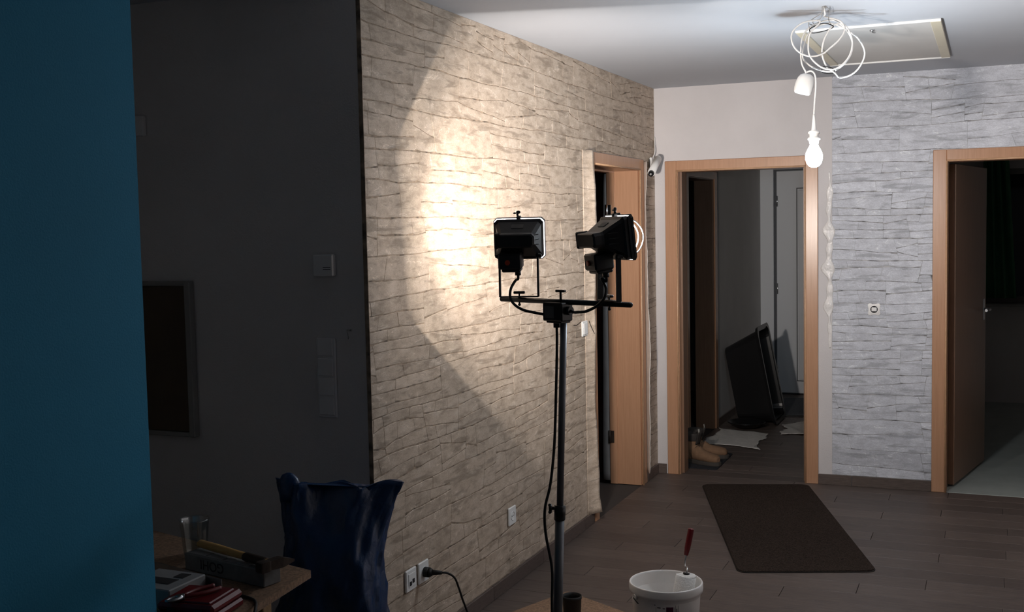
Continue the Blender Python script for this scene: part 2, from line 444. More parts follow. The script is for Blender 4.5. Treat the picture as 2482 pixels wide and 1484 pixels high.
# walls
def wall_with_holes_x(x0, x1, y0, y1, holes, h=HC):
    """wall slab x0..x1, spanning y, with door holes (ya, yb, top)"""
    m = MB(); y = y0
    for a, b, t in sorted(holes):
        m.box(x0, y, 0, x1, a, h); m.box(x0, a, t, x1, b, h); y = b
    m.box(x0, y, 0, x1, y1, h); return m
def wall_with_holes_y(y0, y1, x0, x1, holes, h=HC):
    m = MB(); x = x0
    for a, b, t in sorted(holes):
        m.box(x, y0, 0, a, y1, h); m.box(a, y0, t, b, y1, h); x = b
    m.box(x, y0, 0, x1, y1, h); return m

D1 = (5.865, 6.755, 1.985)     # left door rough opening, along y
D2 = (0.133, 0.967, 1.985)     # middle door, along x
D3 = (1.750, 2.600, 1.985)     # right door, along x
D5 = (7.95, 8.80, 1.985)       # hall door, along y

wl = struct('wall_left', wall_with_holes_x(-.2, 0, YN, YF, [D1]), 'plaster', 'long wall papered in beige stacked stone print')
wf = struct('wall_far', wall_with_holes_y(YF, YF + TW, -.2, XR + .2, [D2, D3]), 'plaster', 'white plastered far wall with grey stacked stone wallpaper on its right part')
struct('wall_recess', MB().box(-2.6, YN, 0, -.2, YN + .12, HC).box(-.2, YN - .0006, 0, -.0, YN, HC), 'grey_wall', 'grey wall in deep shade beside the stone wallpaper')
struct('wall_blue', MB().box(-.1, YB, 0, .1, 2.177, HC), 'blue_wall', 'blue painted wall in shade')
struct('wall_passage', MB().box(-2.72, 1.9, 0, -2.6, YN + .12, HC).box(-2.6, 1.9, 0, -.1, 2.02, HC), 'dim_wall', 'unlit passage wall')
struct('wall_right', MB().box(XR, YB, 0, XR + .15, YH, HC), 'plaster', 'plain right wall')
struct('wall_back', MB().box(-.1, YB - .15, 0, XR + .15, YB, HC), 'dim_wall', 'plain wall at the near end of the room')
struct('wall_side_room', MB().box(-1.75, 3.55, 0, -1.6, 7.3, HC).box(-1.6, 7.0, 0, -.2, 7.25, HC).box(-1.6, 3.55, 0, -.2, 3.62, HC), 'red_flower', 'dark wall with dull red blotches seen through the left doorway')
struct('wall_hall_left', wall_with_holes_x(-.15, 0, YF + TW, YH, [D5]), 'dim_wall', 'hall wall with a brown door frame')
struct('wall_hall_room', MB().box(-1.5, 7.25, 0, -1.35, YH, HC), 'grey_wall', 'dark wall behind the hall door frame')
struct('wall_hall_end', MB().box(-1.5, YH, 0, .122, YH + .15, HC).box(.122, YH, 2.12, 1.12, YH + .15, HC).box(1.12, YH, 0, 1.45, YH + .15, HC), 'dim_wall', 'end wall of the hall around the white front door')
struct('wall_hall_right', MB().box(1.33, YF + TW, 0, 1.45, YH, HC), 'dim_wall', 'partition between hall and dark room')
# dark room end wall with window hole x 1.95..3.15, z .88..2.05
struct('wall_dark_room', MB().box(1.45, YH, 0, 1.95, YH + .15, HC).box(1.95, YH, 0, 3.15, YH + .15, .88).box(1.95, YH, 2.05, 3.15, YH + .15, HC).box(3.15, YH, 0, XR, YH + .15, HC), 'grey_wall', 'end wall of the dark room with a window')

# ------------------------------------------------------------------ floor of wood-look planks
fl = struct('floor', MB().box(-3.0, YB - .2, -.12, XR + .2, YF + TW, -.006).box(-3.0, YF + TW, -.12, 1.45, YH + .2, -.006), 'grout', 'brown wood-look tiled floor laid in staggered planks')
struct('floor_dark_room', MB().box(1.45, YF + .02, -.12, XR + .2, YH + .2, 0.0), 'pale_tile', 'pale grey-green tiled floor of the dark room')
PL, PW, G = 0.90, 0.148, 0.0022
full = None
def plank(x0, x1, y0, y1):
    global full
    if x1 - x0 < 0.03: return
    w = x1 - x0 - G; d = y1 - y0 - G
    isfull = abs(w - (PL - G)) < 1e-6 and abs(d - (PW - G)) < 1e-6
    if isfull and full is not None: me = full
    else:
        e = .0012
        vs = [(0, 0, -.006), (w, 0, -.006), (w, d, -.006), (0, d, -.006), (0, 0, -e), (w, 0, -e), (w, d, -e), (0, d, -e), (e, e, 0), (w - e, e, 0), (w - e, d - e, 0), (e, d - e, 0)]
        me = bpy.data.meshes.new('plank')
        me.from_pydata(vs, [], [(0, 1, 5, 4), (1, 2, 6, 5), (2, 3, 7, 6), (3, 0, 4, 7), (4, 5, 9, 8), (5, 6, 10, 9), (6, 7, 11, 10), (7, 4, 8, 11), (8, 9, 10, 11)])
        me.materials.append(M['plank'])
        if isfull: full = me
    o = bpy.data.objects.new('plank', me); col.objects.link(o); o.parent = fl; o.location = (x0 + G / 2, y0 + G / 2, 0)
def lay(xa, xb, ya, yb, seed):
    r = random.Random(seed); y = yb; i = 0
    while y > ya + .02:
        y0 = max(ya, y - PW); x = xa - (0.0, .30, .60)[i % 3] - r.uniform(0, .06)
        while x < xb:
            plank(max(xa, x), min(xb, x + PL), y0, y); x += PL
        y = y0; i += 1
lay(0.0, XR, 2.55, YF, 3)
lay(0.0, 1.33, YF + TW, YH, 5)
lay(D2[0], D2[1], YF, YF + TW, 6)

# skirting tiles
def skirting(name, axis, a, b, plane, sign, h=.064, t=.011, step=.6, off=.0, label=None):
    e = struct_empty(name, (0, 0, 0), label)
    p = a - off; first = True
    while p < b:
        q0, q1 = max(a, p) + .0012, min(b, p + step) - .0012
        if q1 - q0 > .02:
            m = MB()
            lo, hi = sorted((plane, plane + sign * t))
            if axis == 'y': m.box(lo, q0, 0, hi, q1, h, .0018)
            else: m.box(q0, lo, 0, q1, hi, h, .0018)
            obj('skirting_tile', m, 'skirt', e)
        p += step
    return e
skirting('baseboard_left', 'y', YN + .002, D1[0] - .075, 0, 1, off=.21, label='brown tile skirting below the beige stone wallpaper')
skirting('baseboard_corner', 'y', D1[1] + .085, YF - .012, 0, 1, label='short brown tile skirting beside the corner')
skirting('baseboard_far_left', 'x', .0, D2[0] - .07, YF, -1, label='tiny brown skirting between corner and middle door frame')
skirting('baseboard_far', 'x', D2[1] + .062, D3[0] - .062, YF, -1, off=.4, label='brown tile skirting below the grey stone wallpaper')
skirting('baseboard_far_right', 'x', D3[1] + .062, XR, YF, -1, label='brown tile skirting right of the right door')
skirting('baseboard_hall', 'y', D5[1] + .08, YH, 0, 1, label='dark skirting along the hall wall')

# ------------------------------------------------------------------ stone wallpaper
def clip(poly, ax, lim, keep_less):
    out = []
    for i in range(len(poly)):
        a, b = poly[i], poly[(i + 1) % len(poly)]
        ia = (a[ax] <= lim) if keep_less else (a[ax] >= lim)
        ib = (b[ax] <= lim) if keep_less else (b[ax] >= lim)
        if ia: out.append(a)
        if ia != ib:
            t = (lim - a[ax]) / (b[ax] - a[ax])
            out.append((a[0] + (b[0] - a[0]) * t, a[1] + (b[1] - a[1]) * t))
    return out
def area(p): return abs(sum(p[i][0] * p[(i + 1) % len(p)][1] - p[(i + 1) % len(p)][0] * p[i][1] for i in range(len(p)))) / 2

def stone_layout(u0, u1, v0, v1, holes, seed):
    r = random.Random(seed)
    bs = [v0]; v = v0
    while v < v1 - .10:
        v += r.uniform(.115, .175); bs.append(v)
    bs[-1] = v1 + .02
    waves = [wave(seed * 100 + i) for i in range(len(bs))]
    F = [(lambda u, i=i: bs[i] + (.0075 * waves[i](u) if 0 < i < len(bs) - 1 else 0)) for i in range(len(bs))]
    polys = []
    for i in range(len(bs) - 1):
        lo, hi = F[i], F[i + 1]
        u = u0 - r.uniform(0, .2)
        edge_l = lambda v, u=u: u
        while u < u1:
            w = r.choice((r.uniform(.10, .2), r.uniform(.22, .45), r.uniform(.4, .75)))
            a, b = u, u + w
            H = bs[i + 1] - bs[i]
            kind = r.random()
            if H < .125: cuts = [] if kind < .22 else [r.uniform(.38, .62)]
            else: cuts = [r.uniform(.35, .65)] if kind < .55 else ([r.uniform(.26, .38), r.uniform(.60, .74)] if kind < .93 else [])
            fr = [0] + cuts + [1]
            q_ = r.uniform(-.30, .30); w_b = wave(r.randint(0, 10 ** 6)); vb_ = bs[i] + H / 2
            edge_r = lambda v, b=b, q_=q_, w_b=w_b, vb_=vb_: b + q_ * (v - vb_) + .0045 * w_b(v * 3)
            tl = [0] + [r.uniform(-.26, .26) for _ in cuts] + [0]
            wv = wave(r.randint(0, 10 ** 6))
            for k in range(len(fr) - 1):
                def mk(q, sl, k=k):
                    if q in (0, 1): return (lambda uu: lo(uu)) if q == 0 else (lambda uu: hi(uu))
                    return lambda uu: lo(uu) + (hi(uu) - lo(uu)) * (q + sl * ((uu - a) / w - .5)) + .0055 * wv(uu * 1.9)
                fb, ft = mk(fr[k], tl[k]), mk(fr[k + 1], tl[k + 1])
                h = (fr[k + 1] - fr[k]) * H
                nsplit = 1 if w / h < 3.2 else r.choice((1, 2, 2, 3, 3) if w / h > 5 else (1, 1, 2))
                xs = sorted([a, b] + [a + w * (s + r.uniform(-.24, .24) * .9) / nsplit for s in range(1, nsplit)])
                vm_ = bs[i] + H * (fr[k] + fr[k + 1]) / 2
                ed = [edge_l] + [(lambda v, x=x, q=r.uniform(-.35, .35), vm_=vm_: x + q * (v - vm_)) for x in xs[1:-1]] + [edge_r]
                for x0, x1, e0, e1 in zip(xs, xs[1:], ed, ed[1:]):
                    gh = r.choice((.0003, .0005, .0008, .0012, .0022)); gh2 = r.choice((.0002, .0004, .0006))
                    gv = r.choice((-.0001, -.0001, 0, .0001, .0003, .0005))
                    n = max(3, int((x1 - x0) / .055))
                    P = []
                    for q in range(n + 1):
                        t = q / n; uu = x0 + (x1 - x0) * t; vv = fb(uu) + gh + r.uniform(0, .0012)
                        if q in (0, n): vv += min(.005, h * .10) * r.random() ** 2
                        ua, ub = e0(vv) + gv, e1(vv) - gv
                        P.append((ua + (ub - ua) * t, vv))
                    for q in range(n, -1, -1):
                        t = q / n; uu = x0 + (x1 - x0) * t; vv = ft(uu) - gh2 - r.uniform(0, .0010)
                        if q in (0, n): vv -= min(.005, h * .10) * r.random() ** 2
                        ua, ub = e0(vv) + gv, e1(vv) - gv
                        P.append((ua + (ub - ua) * t, vv))
                    polys.append(P)
            u = b; edge_l = edge_r
    out = []
    for P in polys:
        P = clip(clip(clip(clip(P, 0, u0, False), 0, u1, True) or [], 1, v0, False) or [], 1, v1, True) if P else P
        if len(P) < 3: continue
        pieces = [P]
        for (ha, hb, ht) in holes:
            nx = []
            for Q in pieces:
                us = [q[0] for q in Q]; vs = [q[1] for q in Q]
                if max(us) <= ha or min(us) >= hb or min(vs) >= ht: nx.append(Q); continue
                nx.append(clip(Q, 0, ha, True)); nx.append(clip(Q, 0, hb, False))
                t = clip(Q, 0, ha, False); t = clip(t, 0, hb, True) if len(t) > 2 else t
                nx.append(clip(t, 1, ht, False) if len(t) > 2 else [])
            pieces = [q for q in nx if len(q) > 2]
        out += [q for q in pieces if area(q) > 2.5e-4]
    return out

def stone_geo(P, to3, depth, flip):
    us = [p[0] for p in P]; vs = [p[1] for p in P]
    cu, cv = (min(us) + max(us)) / 2, (min(vs) + max(vs)) / 2
    e = .0022
    su = max(.5, 1 - 2 * e / max(1e-4, max(us) - min(us))); sv = max(.5, 1 - 2 * e / max(1e-4, max(vs) - min(vs)))
    tilt = rnd.uniform(-.25, .25) * depth / max(.03, max(vs) - min(vs))
    A = [to3(u, v, .0006) for u, v in P]
    B = [to3(cu + (u - cu) * su, cv + (v - cv) * sv, depth + tilt * (v - cv)) for u, v in P]
    n = len(P)
    fs = [(i, (i + 1) % n, n + (i + 1) % n, n + i) for i in range(n)] + [tuple(range(n, 2 * n))]
    if flip: fs = [tuple(reversed(f)) for f in fs]
    return A + B, fs

def set_tint(me, vals):
    at = me.attributes.new('tint', 'FLOAT', 'FACE')
    at.data.foreach_set('value', vals)

def hang_wallpaper(wall, polys, to3, flip, stone, backing_mb, joint, vis, label):
    wp = obj('wallpaper', backing_mb, joint, wall, label=label)
    polys = sorted(polys, key=lambda p: -vis(p))
    rest_v, rest_f, rest_t = [], [], []
    for i, P in enumerate(polys):
        vs, fs = stone_geo(P, to3, rnd.uniform(.0011, .0024), flip)
        t = rnd.gauss(1.0, .045)
        if i < 298:
            me = bpy.data.meshes.new('stone'); me.from_pydata([tuple(v) for v in vs], [], fs)
            me.materials.append(M[stone]); set_tint(me, [t] * len(fs))
            o = bpy.data.objects.new('stone', me); col.objects.link(o); o.parent = wp
        else:
            k = len(rest_v); rest_v += [tuple(v) for v in vs]; rest_f += [tuple(q + k for q in f) for f in fs]; rest_t += [t] * len(fs)
    if rest_v:
        me = bpy.data.meshes.new('small_stones'); me.from_pydata(rest_v, [], rest_f); me.materials.append(M[stone]); set_tint(me, rest_t)
        o = bpy.data.objects.new('small_stones', me); col.objects.link(o); o.parent = wp; o['kind'] = 'stuff'
    return wp

CP = Vector((2.0022, 0, 1.639))
holeL = (D1[0] - .055, D1[1] + .075, 2.036)
PL_ = stone_layout(YN, YF - .002, .064, HC, [holeL], 11)
def visL(P):
    c = Vector((0, sum(p[0] for p in P) / len(P), sum(p[1] for p in P) / len(P))); d = c - CP
    return area(P) * abs(d.x) / d.length ** 3
bl = MB().box(.0, YN, .064, .0008, holeL[0], HC).box(0, holeL[0], holeL[2], .0008, holeL[1], HC).box(0, holeL[1], .064, .0008, YF - .001, HC)
wpL = hang_wallpaper(wl, PL_, lambda u, v, d: Vector((d, u, v)), False, 'beige_stone', bl, 'beige_joint', visL, 'beige stacked stone wallpaper')
obj('paper_edge', MB().box(-.014, YN - .0022, .06, .0025, YN - .0006, HC), 'beige_joint', wl, label='thin strip of paper turned round the corner, its shadow side coloured dark')  # shade on the turned edge is put into its dark colour

XW = 1.112
holeR = (D3[0] - .062, D3[1] + .062, 2.036)
PR_ = stone_layout(XW, XR - .002, .064, HC, [holeR], 23)
def visR(P):
    c = Vector((sum(p[0] for p in P) / len(P), YF, sum(p[1] for p in P) / len(P))); d = c - CP
    u = d.dot(CR) / d.dot(CF)
    return area(P) * abs(d.y) / d.length ** 3 * (1 if u < .46 else .01)
br = MB().box(XW, YF - .0008, .064, holeR[0], YF, HC).box(holeR[0], YF - .0008, holeR[2], holeR[1], YF, HC).box(holeR[1], YF - .0008, .064, XR, YF, HC)
hang_wallpaper(wf, PR_, lambda u, v, d: Vector((u, YF - d, v)), False, 'grey_stone', br, 'grey_joint', visR, 'grey stacked stone wallpaper')

# shiny wet paste beside the middle door frame
def paste(u, v):
    z = .85 + 1.08 * v
    w = .026 * math.sin(v * math.pi) ** .7 * (1 + .5 * math.sin(v * 31) + .4 * math.sin(v * 57 + 1))
    return (1.096 - w + (w * 1.6 + .006) * u + .004 * math.sin(v * 23), YF - .0018 - .007 * math.sin(u * math.pi) * (.6 + .4 * math.sin(v * 83)) * math.sin(v * math.pi) ** .5, z)
obj('wallpaper_paste', MB().sheet(paste, 8, 120, .0012), 'paste', wf, label='shiny smear of wet paste')

# loose wallpaper edges at the left door
fw = wave(77)
def flap(u, v):
    z = .062 + (2.036 - .062) * v
    out = .030 + .007 * fw(v * 3.1) + (.016 * (1 - v / .06) if v < .06 else 0)
    y = 5.700 + .100 * u + .004 * fw(v * 2.2 + 3) * u
    return (.0035 + out * u ** 1.5, y, z)
o = obj('loose_paper_edge', MB().sheet(flap, 8, 70, .0012), 'beige_stone', wl, label='loose edge of wallpaper curling off the wall beside the doorway')
set_tint(o.data, [1.18] * len(o.data.polygons))  # raised tint: brightness of the lamp-facing edge put into its colour
def flap2(u, v):
    z = .066 + (2.02 - .066) * v
    out = .034 + .006 * fw(v * 3.7 + 1) + .012 * (1 - v)
    return (.0045 + out * u, 6.845 - .055 * u - .010 * math.sin(u * 2.2) * (1 - .5 * v) + .003 * fw(v * 4) * u, z)
obj('loose_paper_strip', MB().sheet(flap2, 6, 60, .0012), 'paper_back', wl, label='white back of a loose wallpaper strip beside the door frame')

# ------------------------------------------------------------------ doors and frames
def frame_y(e, d, sgn, y, depth, reveal_back):
    """casing of a door in a wall facing -y (sgn -1); d = (xa, xb, top); casing 62 mm"""
    xa, xb, t = d; c = .062; th = .012
    yo = y + sgn * th; lo, hi = sorted((y, yo))
    obj('casing', MB().box(xa - c, lo, 0, xa + .012, hi, t + .048, .003), 'beech', e)
    obj('casing', MB().box(xb - .012, lo, 0, xb + c, hi, t + .048, .003), 'beech', e)
    obj('casing', MB().box(xa + .012, lo, t - .014, xb - .012, hi, t + .048, .003), 'beech', e)
    # rounded inner lip
    m = MB()
    yl = yo + sgn * .002
    for p, q in (((xa + .014, yl, 0), (xa + .014, yl, t - .016)), ((xb - .014, yl, 0), (xb - .014, yl, t - .016)), ((xa + .014, yl, t - .016), (xb - .014, yl, t - .016))):
        m.cyl(p, q, .005, 8)
    obj('casing_lip', m, 'beech_edge', e)
    a, b = sorted((y, y + depth))
    obj('lining', MB().box(xa, a, 0, xa + .022, b, t), 'beech', e)
    obj('lining', MB().box(xb - .022, a, 0, xb, b, t), 'beech', e)
    obj('lining', MB().box(xa + .022, a, t - .022, xb - .022, b, t), 'beech', e)

d2 = struct_empty('door_2', ((D2[0] + D2[1]) / 2, YF, 0), 'beech door frame of the middle doorway, open to the hall')
frame_y(d2, D2, -1, YF, TW, True)
obj('door_stop', MB().box(D2[0] + .022, YF + .05, 0, D2[0] + .034, YF + TW, D2[2] - .022).box(D2[1] - .034, YF + .05, 0, D2[1] - .022, YF + TW, D2[2] - .022), 'leaf_wood', d2)

d3 = struct_empty('door_3', ((D3[0] + D3[1]) / 2, YF, 0), 'beech door frame in the grey stone wall with its leaf swung into a dark room')
frame_y(d3, D3, -1, YF, TW, True)
ang = math.atan2(.866, .178)
leaf = MB().box(0, -.02, .012, .83, .02, 1.955, .003).xf(Matrix.Translation((1.790, YF + TW + .012, 0)) @ Matrix.Rotation(ang, 4, 'Z'))
lf = obj('door_leaf', leaf, 'leaf_wood', d3, label='brown veneered door leaf standing open')
hd = MB().cyl((.765, -.02, 1.03), (.765, -.065, 1.03), .010, 10).cyl((.765, -.06, 1.03), (.655, -.06, 1.03), .009, 10).box(.748, -.025, .96, .782, -.019, 1.10, .002)
obj('handle', hd.xf(Matrix.Translation((1.790, YF + TW + .012, 0)) @ Matrix.Rotation(ang, 4, 'Z')), 'steel', lf)

# left door, frame in the x = 0 wall
d1 = struct_empty('door_1', (0, (D1[0] + D1[1]) / 2, 0), 'beech door frame in the beige stone wall, opening on a dark room')
ya, yb, t = D1
obj('casing', MB().box(0, ya - .052, 0, .012, ya + .012, t + .048, .003), 'beech', d1)
obj('casing', MB().box(0, yb - .012, 0, .012, yb + .072, t + .048, .003), 'beech', d1)
obj('casing', MB().box(0, ya + .012, t - .014, .012, yb - .012, t + .048, .003), 'beech', d1)
obj('casing_lip', MB().cyl((.013, yb - .014, 0), (.013, yb - .014, t - .016), .005, 8).cyl((.013, ya + .014, t - .016), (.013, yb - .014, t - .016), .005, 8), 'beech_edge', d1)
obj('lining', MB().box(-.2, ya, 0, 0, ya + .022, t), 'beech', d1)
obj('lining', MB().box(-.2, yb - .022, 0, 0, yb, t), 'beech', d1)
obj('lining', MB().box(-.2, ya + .022, t - .022, 0, yb - .022, t), 'beech', d1)
obj('door_stop', MB().box(-.2, yb - .030, 0, -.152, yb - .022, t - .022).box(-.2, ya + .022, t - .030, -.152, yb - .03, t - .022), 'beech', d1)
def seal(u, v):
    w = .012 + .034 * (1 - v) ** .6
    return (-.202 - w * u, yb - .032 - .002 * math.sin(v * 14), .02 + 1.93 * v)
obj('white_seal_strip', MB().sheet(seal, 2, 40, .003), 'paper_white', d1)
for z in (1.72, .30):
    obj('hinge', MB().cyl((-.200, yb - .038, z - .04), (-.200, yb - .038, z + .04), .0075, 10).box(-.205, yb - .036, z - .038, -.172, yb - .031, z + .038), 'chrome' if z > 1 else 'iron', d1)

# hall door frame
d5 = struct_empty('door_5', (0, (D5[0] + D5[1]) / 2, 0), 'brown door frame in the hall wall behind the middle doorway')
ya5, yb5, t5 = D5
for a, b in ((ya5 - .06, ya5 + .012), (yb5 - .012, yb5 + .07)):
    obj('casing', MB().box(0, a, 0, .012, b, t5 + .045, .003), 'beech', d5)
obj('casing', MB().box(0, ya5 + .012, t5 - .014, .012, yb5 - .012, t5 + .045, .003), 'beech', d5)
obj('lining', MB().box(-.15, yb5 - .022, 0, 0, yb5, t5), 'leaf_wood', d5)
obj('lining', MB().box(-.15, ya5, 0, 0, ya5 + .022, t5), 'leaf_wood', d5)
obj('lining', MB().box(-.15, ya5 + .022, t5 - .022, 0, yb5 - .022, t5), 'leaf_wood', d5)

# white front door at the hall end
d4 = struct_empty('door_4', (.62, YH, 0), 'white panelled front door at the end of the hall')
obj('door_frame', MB().box(.0, YH - .012, 0, .125, YH + .05, 2.19, .003).box(1.115, YH - .012, 0, 1.20, YH + .05, 2.19, .003).box(.125, YH - .012, 2.115, 1.115, YH + .05, 2.19, .003), 'door_white', d4)
lf4 = obj('door_leaf', MB().box(.15, YH + .004, .012, 1.09, YH + .06, 2.10, .004), 'door_white', d4)
obj('rebate', MB().box(.125, YH + .03, 0, 1.115, YH + .07, 2.115), 'door_line', d4)
m = MB(); x0, x1, z0, z1, g, yq = .333, .92, .125, 1.94, .009, YH + .0025
m.box(x0, yq, z0, x0 + g, YH + .006, z1).box(x1 - g, yq, z0, x1, YH + .006, z1).box(x0 + g, yq, z0, x1 - g, YH + .006, z0 + g).box(x0 + g, yq, z1 - g, x1 - g, YH + .006, z1)
obj('panel_groove', m, 'door_line', lf4)
obj('panel', MB().box(x0 + .02, YH - .002, z0 + .02, x1 - .02, YH + .008, z1 - .02, .004), 'door_white', lf4)
for z in (1.82, 1.0, .22):
    obj('hinge', MB().cyl((.158, YH - .004, z - .05), (.158, YH - .004, z + .05), .007, 8), 'chrome', lf4)
obj('handle', MB().cyl((1.03, YH + .005, 1.04), (1.03, YH - .05, 1.04), .010, 10).cyl((1.03, YH - .05, 1.04), (.91, YH - .05, 1.04), .009, 10), 'steel', lf4)

# window of the dark room
w1 = struct_empty('window_1', (2.55, YH, .88), 'dark window at night in the dark room')
obj('window_frame', MB().box(1.95, YH + .05, .88, 2.0, YH + .11, 2.05).box(3.10, YH + .05, .88, 3.15, YH + .11, 2.05).box(2.0, YH + .05, .88, 3.10, YH + .11, .93).box(2.0, YH + .05, 2.0, 3.10, YH + .11, 2.05).box(2.52, YH + .05, .93, 2.58, YH + .11, 2.0), 'frame_grey', w1)
obj('pane', MB().box(2.0, YH + .075, .93, 2.52, YH + .085, 2.0), 'night', w1)
obj('pane', MB().box(2.58, YH + .075, .93, 3.10, YH + .085, 2.0), 'night', w1)
obj('window_sill', MB().box(1.85, YH - .16, .855, 3.25, YH + .05, .88, .004), 'frame_grey', w1)
obj('handle', MB().cyl((2.50, YH + .05, 1.40), (2.50, YH + .015, 1.40), .008, 8).box(2.49, YH + .005, 1.30, 2.51, YH + .02, 1.41, .003), 'chrome', w1)
# green curtain
def curt(u, v):
    z = .925 + (2.18 - .925) * v
    x = 1.94 + .20 * u + .06 * (1 - v) * (u + .2)
    return (x, YH - .05 - .020 * math.sin(u * 22 + v * 1.5) - .006 * math.sin(u * 41), z)
e = thing('curtain', 'green curtain hanging in folds by the dark window', 'curtain', (2.06, YH - .05, .925))
obj('cloth', MB().sheet(curt, 44, 16, .003), 'green', e)
obj('rod', MB().cyl((1.90, YH - .05, 2.19), (2.75, YH - .05, 2.19), .009, 10), 'steel', e)
for x in (1.92, 2.72): obj('rod_bracket', MB().box(x - .008, YH - .056, 2.182, x + .008, YH, 2.198), 'steel', e)

# ------------------------------------------------------------------ ceiling hatch
e = thing('loft_hatch', 'cream framed loft hatch in the ceiling beside the hanging bulb', 'hatch', (1.485, 5.92, 2.484))
hx0, hx1, hy0, hy1 = 1.175, 1.797, 5.300, 6.530
obj('panel', MB().box(hx0 + .045, hy0 + .012, 2.4925, hx1 - .045, hy1 - .014, 2.4995), 'hatch_panel', e)
obj('frame_side', MB().box(hx0, hy0 + .012, 2.487, hx0 + .045, hy1 - .014, 2.4998, .002), 'cream', e)
obj('frame_side', MB().box(hx1 - .045, hy0 + .012, 2.487, hx1, hy1 - .014, 2.4998, .002), 'cream', e)
obj('frame_end', MB().box(hx0, hy0, 2.488, hx1, hy0 + .012, 2.4998, .002), 'white_plastic', e)  # both ends white, not cream: bulb brightness put into their colour
obj('frame_end', MB().box(hx0, hy1 - .014, 2.485, hx1, hy1, 2.4998, .002), 'white_plastic', e)
obj('latch', MB().cyl((1.50, 5.42, 2.4925), (1.50, 5.42, 2.486), .011, 12).tube([(1.495, 5.43, 2.487), (1.505, 5.44, 2.482), (1.51, 5.455, 2.484), (1.50, 5.465, 2.488)], .0025, 6, 4), 'steel', e)

# ------------------------------------------------------------------ hanging bulb with coiled cable
def vp(c, dx, dy, dd):   # point offset in the plane facing the room: dx right, dy up, dd away (metres)
    r = Vector((.921, .3896, 0)); f = Vector((-.3896, .921, 0))
    return Vector(c) + r * dx + Vector((0, 0, dy)) + f * dd
BC = Vector((1.319, 4.871, 1.906))
e = thing('pendant_bulb', 'bare glowing bulb hanging from a tangle of white cable', 'light', (BC.x, BC.y, BC.z - .045))
prof = [(.0005, -.0485), (.011, -.047), (.021, -.042), (.030, -.030), (.0345, -.014), (.035, 0), (.0325, .013), (.026, .027), (.0190, .039), (.0155, .050)]
obj('bulb', MB().lathe(prof, 28, BC), 'bulb', e)
sock = obj('socket', MB().lathe([(.0165, .050), (.0195, .052), (.0195, .064), (.0250, .066), (.0262, .072), (.0245, .077), (.0185, .079), (.0185, .090), (.0235, .092), (.0245, .098), (.0200, .103), (.011, .106), (.0085, .125), (.0060, .150), (.0045, .172)], 24, BC), 'white_plastic', e)
obj('flex', MB().tube([BC + Vector((0, 0, .165)), BC + Vector((.002, 0, .21)), BC + Vector((.008, 0, .29)), BC + Vector((.004, 0, .335)), BC + Vector((-.012, .004, .352)), BC + Vector((-.03, .002, .348))], .0036, 8, 6), 'white_plastic', e)
# canopy cup, tilted
cup = MB().lathe([(.002, .042), (.014, .041), (.027, .034), (.035, .020), (.0385, .000), (.0385, -.022), (.036, -.036), (.030, -.044), (.028, -.040), (.034, -.030), (.0355, 0), (.030, .022), (.012, .037), (.002, .038)], 24)
cup.xf(Matrix.Translation(BC + Vector((-.038, .008, .302))) @ Matrix.Rotation(R(16), 4, 'Y'))
obj('canopy_cup', cup, 'white_plastic', e)
CC = Vector((1.364, 4.904, 2.358))
def loop(pts, d0, d1):
    n = len(pts)
    return [vp(CC, (x - 502) * .000487, (399 - y) * .000487, d0 + (d1 - d0) * i / n) for i, (x, y) in enumerate(pts)]
path = [BC + Vector((-.038, .008, .335))]
path += loop([(328, 612), (296, 540), (288, 440), (300, 330), (345, 250), (440, 195), (560, 172), (640, 215), (712, 300), (738, 390), (715, 480), (650, 560), (560, 606)], .0, .02)
path += loop([(470, 590), (380, 548), (322, 480), (335, 370), (370, 280), (450, 215), (560, 190), (680, 235), (790, 310), (850, 400), (858, 480), (810, 575), (740, 632), (650, 652)], .03, .05)
path += loop([(570, 625), (500, 570), (462, 470), (470, 370), (510, 280), (560, 225), (640, 220), (700, 310), (712, 400), (680, 500), (600, 580), (520, 600)], -.01, -.03)
path += loop([(430, 575), (345, 490), (330, 390), (350, 290), (430, 200)], -.035, -.045)
path += loop([(300, 205), (212, 258), (183, 325), (205, 405), (265, 462), (350, 490), (450, 472), (520, 420), (600, 350), (645, 270), (610, 195)], -.05, -.02)
path += [vp(CC, -.01, .120, -.02), Vector((1.378, 4.772, 2.470)), Vector((1.372, 4.768, 2.4985))]
obj('cable_coil', MB().tube(path, .0036, 8, 5), 'white_plastic', e)
obj('cable_tie', MB().tube([vp(CC, -.07, .072, -.02), vp(CC, -.02, .09, -.035), vp(CC, .025, .078, -.02), vp(CC, .0, .068, .02), vp(CC, -.05, .062, .03)], .0022, 6, 5, True), 'black_soft', e)
obj('cable_tie', MB().tube([vp(CC, -.015, -.085, -.015), vp(CC, .02, -.095, -.03), vp(CC, .03, -.110, .0), vp(CC, .0, -.10, .05)], .0022, 6, 5, True), 'black_soft', e)
A = Vector((1.370, 4.766, 2.499))
obj('ceiling_wires', MB().tube([A, A + Vector((-.004, .0, -.025)), vp(CC, -.075, .10, -.02), vp(CC, -.07, .072, -.01)], .0014, 6, 5)
    .tube([A + Vector((.004, 0, 0)), A + Vector((.025, .01, -.015)), vp(CC, .01, .11, .0), vp(CC, .03, .08, .0)], .0014, 6, 5)
    .tube([A + Vector((-.004, .004, 0)), A + Vector((-.012, .03, -.04)), vp(CC, -.05, .105, .02), vp(CC, -.03, .09, .03), vp(CC, -.072, .095, .0)], .0014, 6, 5), 'frame_grey', e)

